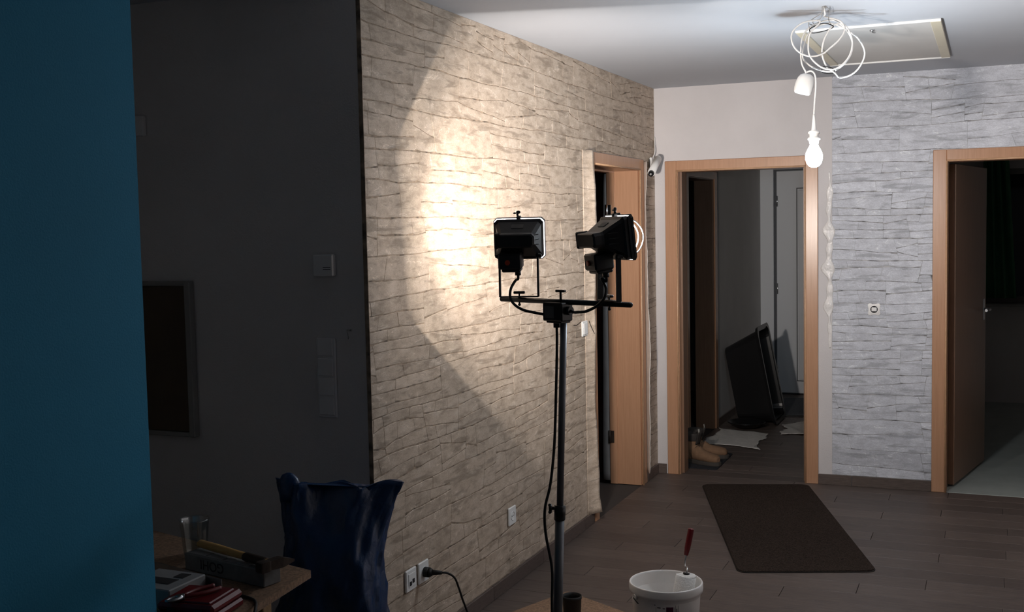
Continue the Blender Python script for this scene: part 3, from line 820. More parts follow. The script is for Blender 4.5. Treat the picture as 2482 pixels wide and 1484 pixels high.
# ------------------------------------------------------------------ floodlight stand with two halogen floodlights
BA, BB_ = Vector((.481, 3.496, 1.393)), Vector((.998, 3.280, 1.393))
bd = (BB_ - BA).normalized(); PT = Vector((.745, 3.384, 1.372)); PB = Vector((.738, 3.300, .404))
pdn = (PB - PT).normalized()
def pz(z): return PT + (PB - PT) * ((PT.z - z) / (PT.z - PB.z))
HUB = pz(.30)
e = stand = thing('floodlight_stand', 'grey pole stand with two black floodlights on its cross bar', 'work light', (HUB.x, HUB.y, 0))
obj('cross_bar', MB().cyl(BA, BB_, .0085, 14).ball(BA, .0085).ball(BB_, .0085), 'black', e)
obj('pole', MB().cyl(pz(1.385), pz(.70), .0112, 18), 'pole', e, label='upper pole tube')
obj('pole', MB().cyl(pz(.715), pz(.27), .0152, 18), 'pole', e, label='lower pole tube')
cl = obj('clamp_collar', MB().cyl(pz(.745), pz(.700), .0185, 18).ball(pz(.70), .0185, .0185, .008), 'black_shiny', e)
lft = Vector((-.921, -.3896, 0))
kq = pz(.735)
obj('clamp_knob', MB().cyl(kq, kq + lft * .030, .006, 10).cyl(kq + lft * .026, kq + lft * .036, .013, 10).ball(kq + lft * .032 + Vector((0, 0, .010)), .006).ball(kq + lft * .032 - Vector((0, 0, .012)), .006), 'black_shiny', cl)
obj('tripod_hub', MB().cyl(pz(.335), pz(.25), .024, 18), 'black_shiny', e)
for k in range(3):
    a = R(100 + 120 * k); d = Vector((math.cos(a), math.sin(a), 0))
    lg = obj('leg', MB().tube([HUB + d * .02, HUB + d * .06 - Vector((0, 0, .03)), Vector((HUB.x, HUB.y, .012)) + d * .40], .009, 10, 5), 'pole', e)
    obj('rubber_foot', MB().ball(Vector((HUB.x, HUB.y, .014)) + d * .40, .014), 'black_soft', lg)
# junction box under the bar
ax = math.atan2(bd.y, bd.x)
BX = Matrix.Translation(Vector((.724, 3.388, 1.362))) @ Matrix.Rotation(ax, 4, 'Z')
jb = obj('junction_box', MB().box(-.043, -.030, -.030, .043, .024, .030, .004).box(-.030, -.026, -.036, .036, .02, -.029, .002).cyl((.043, 0, .004), (.056, 0, .004), .014, 12).cyl((-.043, 0, -.010), (-.052, 0, -.010), .009, 12).xf(BX), 'black_shiny', e)
obj('rating_plate', MB().box(-.032, -.0312, -.020, .010, -.0298, .018).xf(BX), 'sticker', jb)
obj('cable_gland', MB().cyl((-.004, -.004, -.032), (-.004, -.004, -.052), .011, 12).xf(BX), 'black_shiny', jb)
ck = obj('bar_knob', MB().cyl((.012, 0, .030), (.012, 0, .066), .004, 8).box(-.008, -.006, .062, .032, .006, .070, .002).xf(BX), 'black_shiny', e)

def lamp_frame(base, th, pitch):
    yaw = Matrix.Translation(base) @ Matrix.Rotation(-th, 4, 'Z')       # bracket frame: origin on the bar, +y = beam heading
    head = yaw @ Matrix.Translation((0, .030, .1995)) @ Matrix.Rotation(pitch, 4, 'X')
    return yaw, head

def floodlight(base, th, pitch, label, flip):
    yaw, head = lamp_frame(base, th, pitch)
    hw, hh = .082, .0655        # housing front half size
    ow, oh = .0610, .0495        # opening half size
    # outer housing: front rect, shoulder, back block
    def rect(w, h, y, zc=0, c=.010):
        c = min(c, w * .4, h * .4)
        return [(-w + c, y, zc - h), (w - c, y, zc - h), (w, y, zc - h + c), (w, y, zc + h - c), (w - c, y, zc + h), (-w + c, y, zc + h), (-w, y, zc + h - c), (-w, y, zc - h + c)]
    outer = MB().loft([rect(hw, hh, 0), rect(hw, hh, -.016), rect(hw - .006, hh - .008, -.022), rect(hw - .022, .024, -.078, .004), rect(hw - .022, .022, -.086, .004), rect(hw - .020, .022, -.110, .004), rect(hw - .026, .018, -.114, .004)], True, False, True, False)
    inner = MB().loft([rect(hw, hh, 0), rect(hw - .003, hh - .003, -.001), rect(.058, .024, -.070, .002), rect(.052, .018, -.075, .002)], True, False, True, False)
    e = h = obj('floodlight', outer.xf(head), 'black', stand, label=label)
    obj('reflector', inner.xf(head), 'reflector', e)
    # step on the side of the back block and cooling ribs
    obj('end_cap', MB().box(-hw + .012, -.112, -.022, -hw + .024, -.070, .030, .003).xf(head), 'black', h)
    ribs = MB()
    for k in (-.012, .004, .020): ribs.box(hw - .034, -.070, k - .001, hw - .010, -.024, k + .001)
    obj('cooling_rib', ribs.xf(head), 'black', h)
    # bezel ring with a narrow light gap to the housing
    fw, fh, y0, y1 = .0845, .0680, .0025, .0105
    ring = MB()
    ring.loft([rect(fw, fh, y0, 0, .010), rect(fw, fh, y1, 0, .010), rect(ow, oh, y1, 0, .004), rect(ow, oh, y0, 0, .004), rect(fw, fh, y0, 0, .010)], True, False, False, False)
    bz = obj('bezel', ring.xf(head), 'bezel_back', e)
    trim = MB().loft([rect(fw + .0022, fh + .0022, y0 + .002, 0, .011), rect(fw + .0022, fh + .0022, y1 + .002, 0, .011), rect(fw + .0002, fh + .0002, y1 + .002, 0, .010), rect(fw + .0002, fh + .0002, y0 + .002, 0, .010), rect(fw + .0022, fh + .0022, y0 + .002, 0, .011)], True, False, False, False)
    obj('bezel_rim', trim.xf(head), 'black', e)
    if flip: obj('gap_blocker', MB().box(hw - .003, -.005, -hh, fw + .0012, .004, hh).xf(head), 'black', e)  # black strip added to block the light leaking at this side
    obj('front_glass', MB().box(-ow + .001, .006, -oh + .001, ow - .001, .009, oh - .001).xf(head), 'lens', e)
    ld = bpy.data.lights.new('floodlight_beam', 'AREA'); ld.shape = 'RECTANGLE'; ld.size = ow * 1.9; ld.size_y = oh * 1.9
    ld.energy = BEAM_WATTS * (1.40 if flip else 1.0); ld.color = HALO_COL; ld.spread = R(86)
    lo = bpy.data.objects.new('floodlight_beam', ld); col.objects.link(lo); lo.parent = e
    lo.matrix_local = Matrix.Translation(-ORIG[stand.name]) @ head @ Matrix.Translation((0, .0100, 0)) @ Matrix.Rotation(R(90), 4, 'X')
    g = MB()
    for k in (-.064, -.032, 0, .032, .064):
        g.tube([(k, .010, -.055), (k, .030, -.046), (k, .047, -.024), (k, .053, 0), (k, .047, .024), (k, .030, .046), (k, .010, .055)], .0019, 6, 4)
    obj('wire_guard', g.xf(head), 'bezel_back', e)
    ht = obj('quartz_tube', MB().cyl((-.021, -.048, 0), (.021, -.048, 0), .005, 12).xf(head), 'glass', e)
    obj('filament', MB().cyl((-.016, -.048, 0), (.016, -.048, 0), .0012, 8).xf(head), 'halogen', e)
    for q in (-.040, .020): obj('tube_holder', MB().box(q, -.058, -.008, q + .020, -.040, .008, .002).xf(head), 'white_plastic', e)
    # top catch with wing screw
    obj('top_catch', MB().box(-.007, -.012, .064, .007, .014, .0755, .002).cyl((-.004, 0, .0755), (-.004, 0, .084), .004, 8).ball((-.001, 0, .088), .0075, .005, .006).ball((-.013, 0, .085), .006, .003, .003).xf(head), 'black', e)
    obj('sticker', MB().box(-.020, -.011, .0002, .020, .011, .0012).xf(head @ Matrix.Translation((0, -.046, .0453)) @ Matrix.Rotation(math.atan2(.0295, .056), 4, 'X')), 'sticker', h)
    # terminal box below the back, rocker, gland
    tb = obj('terminal_box', MB().box(-.062, -.096, -.092, .016, -.030, -.040, .005).box(-.052, -.088, -.102, .012, -.034, -.090, .004).cyl((-.002, -.055, -.10), (-.002, -.055, -.116), .010, 12).xf(head), 'black', e)
    obj('rocker', MB().cyl((-.030, -.094, -.068), (-.030, -.101, -.068), .0085, 14).xf(head), 'orange', e)
    # U bracket
    br = MB()
    for sx in (-.064, .064):
        br.box(sx - .0030, -.012, .006, sx + .0030, .004, .150)
    br.box(-.064, -.012, .0045, .064, .004, .0085)
    b = obj('bracket', br.xf(yaw), 'black', e)
    for sx in (-1, 1):
        obj('wing_nut', MB().cyl((sx * .058, -.004, .142), (sx * .074, -.004, .142), .007, 10).box(sx * .074 - .003, -.014, .137, sx * .074 + .003, .006, .147, .001).xf(yaw), 'black', e)
    obj('bar_screw', MB().cyl((0, -.004, -.020), (0, -.004, .022), .003, 8).box(-.019, -.010, .016, .019, .002, .025, .002).ball((0, -.004, -.020), .005).xf(yaw), 'black_shiny', e)
    # cable from gland to the junction box
    g0 = head @ Vector((-.002, -.055, -.116))
    return e, g0

def on_bar(t): return BA + (BB_ - BA) * t + Vector((0, 0, .0045))
L1, g1 = floodlight(on_bar(.150), R(-15.4), R(6), 'black floodlight on the bar facing away towards the beige stone wall', False)
L2, g2 = floodlight(on_bar(.860), R(45), R(6), 'black floodlight turned sideways with its bright wire guard showing', True)
jl = BX @ Vector((-.052, 0, -.010)); jr = BX @ Vector((.056, 0, .004))
dv = Vector((0, 0, 1))
CABLE_L = ((.546, 3.463, 1.458), (.536, 3.445, 1.431), (.538, 3.434, 1.402), (.556, 3.428, 1.379), (.589, 3.420, 1.363), (.627, 3.413, 1.356))
CABLE_R = ((.898, 3.309, 1.472), (.915, 3.302, 1.441), (.911, 3.288, 1.410), (.887, 3.287, 1.387), (.848, 3.301, 1.370), (.815, 3.319, 1.366))
obj('lamp_cable', MB().tube([g1 + dv * .006, g1 - dv * .012] + [Vector(p) for p in CABLE_L] + [jl + Vector((-.012, .005, -.002)), jl], .0046, 8, 6), 'black_soft', L1)
obj('lamp_cable', MB().tube([g2 + dv * .006, g2 - dv * .012] + [Vector(p) for p in CABLE_R] + [jr + Vector((.012, -.005, -.004)), jr], .0046, 8, 6), 'black_soft', L2)
tz = lambda z, o: pz(z) + lft * o + Vector((.01, -.02, 0))
gl = BX @ Vector((-.004, -.004, -.050))
obj('mains_cable', MB().tube([gl, gl - dv * .05, tz(1.15, .022), tz(.95, .024), tz(.82, .034), tz(.74, .050), tz(.66, .046), tz(.55, .024), tz(.45, .022), tz(.34, .020), tz(.25, .03), Vector((.60, 3.32, .05)), Vector((.42, 3.55, .006)), Vector((.25, 3.85, .005))], .0045, 8, 6), 'black_soft', e)
obj('cable_tie', MB().tube([Vector((.855, 3.31, 1.340)), Vector((.862, 3.31, 1.322)), Vector((.872, 3.312, 1.300))], .0011, 5, 4), 'black_soft', e)
obj('cable_tie', MB().tube([Vector((.825, 3.322, 1.336)), Vector((.815, 3.31, 1.326)), Vector((.805, 3.306, 1.326))], .0011, 5, 4), 'black_soft', e)

# ------------------------------------------------------------------ sockets and switches on the papered walls
def schuko(y, z, label):
    e = thing('wall_socket', label, 'socket', (0.002, y, z - .04))
    obj('cover', MB().box(.0024, y - .041, z - .041, .0115, y + .041, z + .041, .003), 'white_plastic', e)
    ring = []
    m = MB()
    n = 24
    for rr, x in ((.0215, .0118), (.0205, .0135), (.0185, .0135), (.0180, .0060)):
        ring.append([(x, y + rr * math.cos(2 * math.pi * k / n), z + rr * math.sin(2 * math.pi * k / n)) for k in range(n)])
    m.loft(ring, True, False, True, False)
    ins = obj('insert', m, 'white_plastic', e)
    for d in (-.0095, .0095):
        obj('pin_hole', MB().cyl((.0118, y + d, z), (.0126, y + d, z), .0028, 10), 'dark_hole', ins)
    return e
schuko(4.645, .324, 'single white wall socket low on the beige stone wall')
schuko(3.770, .322, 'white wall socket with a black plug in it')
e = thing('network_socket', 'white network socket with two dark jacks beside the plugged-in socket', 'socket', (.002, 3.667, .281))
obj('cover', MB().box(.0024, 3.626, .281, .0125, 3.708, .363, .003), 'white_plastic', e)
obj('insert', MB().box(.0120, 3.642, .296, .0145, 3.692, .348, .002), 'white_plastic', e)
for d, zz in ((-.011, .302), (.011, .308)): obj('jack', MB().box(.0140, 3.667 + d - .0085, zz, .0150, 3.667 + d + .0085, zz + .016), 'dark_hole', e)
e = thing('power_plug', 'black plug with its cable in the wall socket', 'plug', (.05, 3.77, .30))
obj('plug_body', MB().cyl((.014, 3.770, .322), (.034, 3.770, .322), .0195, 18).cyl((.034, 3.770, .322), (.046, 3.772, .322), .0195, 18, .013).cyl((.046, 3.772, .322), (.082, 3.782, .322), .0105, 14, .007), 'black_soft', e)
obj('cable', MB().tube([(.078, 3.781, .322), (.100, 3.795, .318), (.112, 3.83, .290), (.110, 3.87, .235), (.104, 3.92, .165), (.11, 3.97, .085), (.16, 4.0, .020), (.24, 3.96, .005), (.25, 3.90, .005)], .0042, 8, 6), 'black_soft', e)
e = thing('light_switch', 'white rocker switch on the beige stone wall beside the doorway', 'switch', (.002, 5.682, 1.043))
obj('cover', MB().box(.0024, 5.640, 1.043, .011, 5.724, 1.125, .003), 'white_plastic', e)
obj('rocker', MB().box(.0112, 5.652, 1.053, .0155, 5.712, 1.115, .003).xf(Matrix.Identity(4)), 'white_plastic', e)

e = thing('flush_box', 'open flush box with a shiny metal mounting ring on the grey stone wall', 'switch box', (1.358, YF, 1.057))
m = MB()
pts_o = []; pts_i = []
for k in range(32):
    a = 2 * math.pi * k / 32 + math.pi / 32
    c, s_ = math.cos(a), math.sin(a)
    q = max(abs(c), abs(s_)); ro = .036 / q; ro = min(ro, .046) * (1 - .10 * (abs(abs(c) - abs(s_)) > .55))
    pts_o.append((c * ro, s_ * ro)); pts_i.append((c * .0215, s_ * .0215))
P3 = lambda p, d: (1.358 + p[0], YF - .003 - d, 1.092 + p[1])
m.loft([[P3(p, 0) for p in pts_o], [P3(p, .002) for p in pts_o], [P3(p, .002) for p in pts_i], [P3(p, 0) for p in pts_i]], True, False, False, False)
obj('mounting_ring', m, 'chrome', e)
obj('box_interior', MB().cyl((1.358, YF - .0029, 1.092), (1.358, YF - .0033, 1.092), .022, 24), 'dark_hole', e)
obj('mechanism', MB().box(1.343, YF - .010, 1.080, 1.374, YF - .0033, 1.104, .003), 'white_plastic', e)

# small white device hanging by its wires in the corner
e = thing('wall_sensor', 'small white tube-shaped sensor with a dark lens hanging by wires in the corner', 'sensor', (.05, 6.93, 1.90))
a0, a1 = Vector((.058, 6.985, 2.042)), Vector((.062, 6.820, 1.950))
ad = (a1 - a0).normalized()
obj('body', MB().cyl(a0, a1, .024, 18).ball(a0, .024, .024, .024), 'white_plastic', e)
obj('mounting_plate', MB().box(.006, 6.97, 1.965, .022, 7.05, 2.055, .004).cyl((.022, 7.0, 2.03), (.05, 6.985, 2.03), .010, 10), 'white_plastic', e)
obj('lens_hood', MB().cyl(a1 - ad * .001, a1 + ad * .018, .019, 16, .017), 'black_shiny', e)
obj('lens', MB().ball(a1 + ad * .017, .009, .009, .009), 'chrome', e)
obj('wire', MB().tube([(.015, 7.03, 2.055), (.022, 7.05, 2.10), (.010, 7.085, 2.145), (.008, 7.10, 2.19)], .003, 6, 5).tube([(.012, 7.02, 2.055), (.02, 7.055, 2.085), (.014, 7.09, 2.12), (.008, 7.10, 2.17)], .002, 6, 5), 'white_plastic', e)

# ------------------------------------------------------------------ things on the shaded wall
def wy(x0, x1, z0, z1, d, m=None, b=.002): return (m or MB()).box(x0, YN - .0006 - d, z0, x1, YN - .0006, z1, b)
e = thing('room_thermostat', 'square white thermostat on the shaded grey wall above the switches', 'thermostat', (-.166, YN, 1.475))
obj('cover', wy(-.208, -.125, 1.475, 1.552, .024, None, .004), 'shade_plastic', e)
obj('vent_slot', MB().box(-.165, YN - .0256, 1.498, -.135, YN - .0244, 1.5005).box(-.165, YN - .0256, 1.506, -.135, YN - .0244, 1.5085), 'dark_hole', e)
e = thing('switch_block', 'vertical block of four white switches on the shaded grey wall', 'switch', (-.175, YN, .973))
obj('cover', wy(-.214, -.136, .969, 1.254, .009, None, .003), 'shade_plastic', e)
for k in range(4):
    z = .976 + .0705 * k
    obj('rocker', MB().box(-.206, YN - .0150 - .002 * (k == 2), z + .003, -.144, YN - .0094, z + .0655, .002), 'shade_plastic', e)
e = thing('wall_controller', 'white wall controller with a dark display high on the shaded grey wall', 'controller', (-.99, YN, 2.005))
obj('cover', wy(-1.06, -.939, 2.005, 2.083, .022, None, .004), 'shade_plastic', e)
obj('display', MB().box(-1.04, YN - .0236, 2.025, -.975, YN - .0224, 2.063), 'dark_hole', e)
e = thing('wall_cabinet', 'dark brown cabinet door with a grey frame on the shaded grey wall', 'cabinet', (-1.1, YN, .865))
obj('door', wy(-1.42, -.775, .885, 1.440, .020, None, .003), 'brown_panel', e)
for x0, x1, z0, z1 in ((-1.45, -1.42, .868, 1.457), (-.775, -.748, .868, 1.457), (-1.42, -.775, 1.440, 1.457), (-1.42, -.775, .868, .885)):
    obj('frame', wy(x0, x1, z0, z1, .030, None, .003), 'frame_grey', e)
tag(obj('wall_hook', MB().cyl((-.075, YN, 1.285), (-.075, YN - .022, 1.285), .003, 8).tube([(-.075, YN - .022, 1.285), (-.071, YN - .026, 1.275), (-.069, YN - .024, 1.262), (-.073, YN - .02, 1.255)], .0022, 6, 4), 'frame_grey'), 'tiny dark hook on the shaded grey wall', 'hook')

# ------------------------------------------------------------------ rug
c0, c1, c2, c3 = Vector((.352, 6.853, 0)), Vector((.975, 7.050, 0)), Vector((1.533, 5.379, 0)), Vector((.929, 5.156, 0))
def rr_poly(cs, r, n=5):
    out = []
    for i in range(len(cs)):
        p, a, b = cs[i], cs[i - 1], cs[(i + 1) % len(cs)]
        da, db = (a - p).normalized(), (b - p).normalized()
        for k in range(n + 1):
            t = k / n
            q = (p + da * r) * (1 - t) ** 2 + p * 2 * t * (1 - t) + (p + db * r) * t * t
            out.append((q.x, q.y))
    return out
e = thing('doormat', 'long dark brown doormat with rounded corners on the plank floor', 'rug', (.945, 6.1, 0))
big = rr_poly([c3, c2, c1, c0], .055)
cx = sum(p[0] for p in big) / len(big); cy = sum(p[1] for p in big) / len(big)
sh = lambda k: [(cx + (x - cx) * k, cy + (y - cy) * k) for x, y in big]
obj('backing', MB().prism(big, .0004, .0035), 'rug_edge', e)
obj('pile', MB().loft([[(x, y, .0035) for x, y in sh(.992)], [(x, y, .0075) for x, y in sh(.992)], [(x, y, .009) for x, y in sh(.985)]], True, True, True, False), 'rug', e)

# ------------------------------------------------------------------ bucket with paint roller
BK = Vector((.892, 4.035, 0))
e = thing('bucket', 'white plastic paint bucket with a dark print patch', 'bucket', BK)
prof = [(.110, .001), (.113, .002), (.1265, .250), (.1285, .252), (.1285, .262), (.1315, .264), (.1370, .266), (.1380, .275), (.1372, .296), (.1350, .3000), (.1315, .2995), (.1305, .292), (.1290, .27), (.111, .006), (.002, .006)]
obj('body', MB().lathe(prof, 48, BK, True, False), 'bucket', e)
def patch(a0, a1, z0, z1, off=.0006, n=8):
    m = MB(); vs = []
    rad = lambda z: .113 + (.1265 - .113) * (z - .002) / .248
    for z in (z0, z1):
        for k in range(n + 1):
            a = a0 + (a1 - a0) * k / n
            for o in (off, off + .0004): vs.append((BK.x + (rad(z) + o) * math.cos(a), BK.y + (rad(z) + o) * math.sin(a), z))
    q = 2 * (n + 1); fs = []
    for k in range(n):
        a, b = 2 * k, 2 * k + 2
        fs += [(a + 1, b + 1, q + b + 1, q + a + 1), (b, a, q + a, q + b), (a, b, b + 1, a + 1), (q + a + 1, q + b + 1, q + b, q + a)]
    fs += [(0, 1, q + 1, q), (2 * n + 1, 2 * n, q + 2 * n, q + 2 * n + 1)]
    return m.add(vs, fs)
fa = math.atan2(-4.035, 2.0 - .892)          # facing the room
obj('print_patch', patch(fa + .0, fa + .21, .222, .241), 'purple', e, label='dark purple printed patch')
for k, (a, w, z0, z1) in enumerate(((.24, .012, .22, .24), (.27, .008, .215, .247), (.30, .02, .22, .235), (.35, .008, .21, .246), (-.30, .006, .17, .238), (-.26, .10, .236, .239), (-.10, .07, .234, .237), (-.34, .03, .245, .248))):
    obj('print_line', patch(fa + a, fa + a + w, z0, z1, .0006, 2), 'ink', e)
obj('bail_ear', MB().cyl((BK.x + .131 * math.cos(fa - 1.0), BK.y + .131 * math.sin(fa - 1.0), .258), (BK.x + .141 * math.cos(fa - 1.0), BK.y + .141 * math.sin(fa - 1.0), .258), .012, 12), 'bucket', e)
obj('bail_handle', MB().tube([(BK.x + .142 * math.cos(fa + q), BK.y + .142 * math.sin(fa + q), .258 - .05 * math.sin((q + 1.0) / 2.0 * 3.0) if q < 1 else .25) for q in (-1.0, -.9, -.8)], .0022, 6, 5), 'black_soft', e)

e = thing('paint_roller', 'small white paint roller with a red handle standing in the bucket', 'paint roller', (.955, 4.085, .01))
r0, r1 = Vector((.957, 4.084, .310)), Vector((.940, 4.060, .190))
rd_ = (r1 - r0).normalized()
obj('sleeve', MB().cyl(r0, r1, .0385, 22).ball(r0, .0385, .0385, .008).ball(r1, .0385, .0385, .008), 'fleece', e)
obj('end_cap', MB().cyl(r0 - rd_ * .004, r0 - rd_ * .012, .013, 12), 'black_soft', e)
h0, h1, h2 = Vector((.927, 4.178, .290)), Vector((.932, 4.186, .361)), Vector((.949, 4.202, .462))
obj('wire_frame', MB().tube([r0 + rd_ * .02, r0 - rd_ * .022, Vector((.950, 4.125, .332)), Vector((.934, 4.165, .320)), Vector((.929, 4.180, .335)), h1, h1 + (h2 - h1) * .2], .0032, 8, 6), 'steel', e)
hd_ = (h2 - h1)
obj('handle', MB().tube([h1 - hd_ * .02, h1 + hd_ * .10, h1 + hd_ * .22, h1 + hd_ * .38, h1 + hd_ * .7, h1 + hd_ * .93, h1 + hd_ * 1.0], lambda t: (.0075 + .0045 * math.sin(min(1, t * 1.25) * math.pi * .62) if t < .93 else .0095 * math.sqrt(max(.05, 1 - ((t - .93) / .07) ** 2))), 14, 5), 'red', e)

# ------------------------------------------------------------------ board and black pot by the stand
a_ = Vector((.285, 4.604, 0)); u_ = Vector((-.36, -.933, 0)).normalized(); w_ = Vector((.88, -.475, 0)).normalized()
bp_ = [a_, a_ + u_ * .42, a_ + u_ * .41 + w_ * .66, a_ + w_ * .66]
tag(obj('wooden_board', MB().prism([(p.x, p.y) for p in bp_], .0006, .016), 'chip'), 'brown chipboard offcut lying on the floor by the stand', 'board')
PCt = Vector((.452, 4.208, .0165))
e = thing('black_pot', 'small black plastic pot standing on the chipboard offcut', 'pot', PCt)
obj('body', MB().lathe([(.028, 0), (.0335, .002), (.0385, .110), (.0405, .112), (.0405, .124), (.0378, .124), (.0372, .108), (.031, .006), (.002, .006)], 26, PCt, True, False), 'black_soft', e)
obj('base_ring', MB().lathe([(.0285, .0), (.0345, .0), (.0348, .006), (.034, .008)], 26, PCt, False, False), 'black_soft', e)

# ------------------------------------------------------------------ blue rubbish bag
bc = Vector((.096, 3.004, 0)); bu = Vector((.921, .3896, 0)); bw = Vector((-.3896, .921, 0))
nz, na = 54, 96
fwv = [wave(500 + i) for i in range(6)]
rings = []
for i in range(nz + 1):
    t = i / nz; z = .006 + .842 * t
    hw = .170 + .012 * math.sin(t * 5 + 1) - .02 * max(0, .12 - t) / .12
    if t > .86: hw += .010 * (t - .86) / .14
    k = max(0.0, (t - .55) / .45)
    hd = (.145 - .03 * max(0, .10 - t) / .10) * (1 - k ** 1.25) + .010 * k
    ring = []
    for j in range(na):
        a = 2 * math.pi * j / na; c, s_ = math.cos(a), math.sin(a)
        q = 2.6
        x = math.copysign(abs(c) ** (2 / q), c) * hw; y = math.copysign(abs(s_) ** (2 / q), s_) * hd
        f = .0050 * fwv[0](a * 1.9 + 3 * t) + .0045 * fwv[1](a * 3.1 - 5 * t) + .0030 * fwv[2](t * 7 + a) + .010 * (fwv[3](a * 2.7) * .5) * max(0, t - .45)
        x += f * c * .9; y += f * s_ * 1.6
        y += .030 * k * math.sin(c * 6.5 + 2.0 * t) * (1 if t < .97 else .8)
        zz = z
        if t > .70:
            w = (t - .70) / .30; u = x / .17
            zz += w * (.004 * max(0, -u - .55) / .45 - .018 * (1 - abs(u)) * .6 + .006 * math.sin(u * 9))
            if u > .55: x += w * .030 * (u - .55) / .45; zz -= w * .008
            if u < -.62: x += w * .010
        if .38 < t < .60 and c < -.5: x -= .022 * math.sin((t - .38) / .22 * math.pi) ** 2
        ring.append(bc + bu * x + bw * y + Vector((0, 0, zz)))
    rings.append(ring)
bagm = MB().loft(rings, True, True, True, True)
e = thing('rubbish_bag', 'full dark blue plastic rubbish bag standing at the wall corner', 'bag', bc)
obj('sack', bagm, 'bag', e)
tl = bc + bu * -.132 + Vector((0, 0, .838))
obj('tied_tip', MB().loft([[tl + bu * (.030 * math.cos(2 * math.pi * j / 12) * k + ox) + bw * (.018 * math.sin(2 * math.pi * j / 12) * k) + Vector((0, 0, dz)) for j in range(12)] for k, dz, ox in ((1.25, -.05, .004), (1.2, -.02, .002), (1.1, .006, .0), (.95, .022, -.002), (.66, .034, -.004), (.2, .040, -.004))], True, True, True, True), 'bag', e)

# ------------------------------------------------------------------ work table with tools
TZ = .66
e = thing('work_table', 'chipboard work table top on trestle legs in the dark passage', 'table', (-.2, 2.5, 0))
obj('tabletop', MB().prism([(.252, 2.205), (.205, 2.706), (-.62, 2.93), (-.62, 2.205)], TZ - .022, TZ), 'chip', e)
for x, y in ((.13, 2.30), (.09, 2.62), (-.52, 2.30), (-.52, 2.76)):
    obj('leg', MB().box(x - .022, y - .022, 0, x + .022, y + .022, TZ - .022, .003), 'pine', e)
for x in (.11, -.52): obj('crosspiece', MB().box(x - .012, 2.30, .18, x + .012, 2.62 if x > 0 else 2.76, .24), 'pine', e)

# long pale block with lettering
def frame2(o, d):
    d = Vector((d[0], d[1], 0)).normalized(); n = Vector((-d.y, d.x, 0))
    return Matrix(((d.x, n.x, 0, o[0]), (d.y, n.y, 0, o[1]), (0, 0, 1, o[2]), (0, 0, 0, 1)))
FB = frame2((-.150, 2.590, TZ + .0005), (.302, -.063))
e = thing('lettered_block', 'long pale block with dark lettering on its side lying on the table', 'block', (.02, 2.57, TZ))
obj('body', MB().box(0, 0, 0, .330, .065, .050, .003).xf(FB), 'foam', e)
m = MB()
for x0, x1 in ((.015, .085), (.090, .150), (.165, .205), (.212, .262)):
    m.box(x0, .006, .0502, x1, .030 + .008 * ((x0 * 100) % 3 > 1), .0515)
obj('paint_scrap', m.xf(FB), 'paper_white', e)
cu = bpy.data.curves.new('lettering', 'FONT'); cu.body = 'GOHI'; cu.size = .040; cu.extrude = .0004
to = bpy.data.objects.new('lettering_src', cu); col.objects.link(to)
dg = bpy.context.evaluated_depsgraph_get(); dg.update()
tm = bpy.data.meshes.new_from_object(to.evaluated_get(dg))
tv = [v.co.copy() for v in tm.vertices]; tf = [tuple(p.vertices) for p in tm.polygons]
bpy.data.objects.remove(to)
wmax = max(v.x for v in tv)
# upside down on the front face (y = 0 side of the block)
lt = MB().add([Vector((.205 - (v.x - wmax / 2) - 0.085, -.0006 - v.z, .040 - v.y)) for v in tv], tf).xf(FB)
obj('lettering', lt, 'ink', e, label='dark capital letters printed upside down')

# hammer lying on the block
FH = frame2((-.135, 2.640, TZ + .0540), (.33, -.105))
e = thing('hammer', 'hammer with a yellowish wooden handle lying across the pale block', 'hammer', (.05, 2.58, TZ + .05))
ring = lambda x, ry, rz, z: [(x, ry * math.cos(2 * math.pi * j / 12), z + rz * math.sin(2 * math.pi * j / 12)) for j in range(12)]
hz = lambda x: .0125
obj('handle', MB().loft([ring(0, .008, .008, .012), ring(.006, .013, .011, .0125), ring(.09, .0145, .012, .0125), ring(.19, .012, .0105, .0125), ring(.25, .0135, .011, .0125), ring(.345, .0125, .0105, .0125)], True, True, True, True).xf(FH), 'ash', e)
obj('grip_band', MB().loft([ring(.225, .0142, .0122, .0125), ring(.228, .015, .013, .0125), ring(.318, .0148, .0128, .0125), ring(.321, .0138, .012, .0125)], True, True, True, True).xf(FH), 'iron', e)
hm = MB()
sq = lambda y, h, x=.345: [(x - h, y, .0125 - h), (x + h, y, .0125 - h), (x + h, y, .0125 + h), (x - h, y, .0125 + h)]
hm.loft([sq(-.045, .0135), sq(-.040, .0145), sq(-.018, .0145), sq(-.012, .0125), sq(.012, .0135), sq(.03, .0135)], True, True, True, False)
hm.loft([sq(.03, .0135), [(.345 - .010, .070, .006), (.345 + .010, .070, .006), (.345 + .010, .070, .012), (.345 - .010, .070, .012)]], True, False, True, False)
obj('head', hm.xf(FH), 'iron', e)

# steel straightedge leaning on the block
FS = frame2((-.190, 2.505, TZ + .0005), (.30, -.075))
tag(obj('steel_straightedge', MB().box(0, 0, 0, .300, .0030, .044, .0008).xf(FS), 'blade'), 'thin steel straightedge standing on edge before the lettered block', 'straightedge')

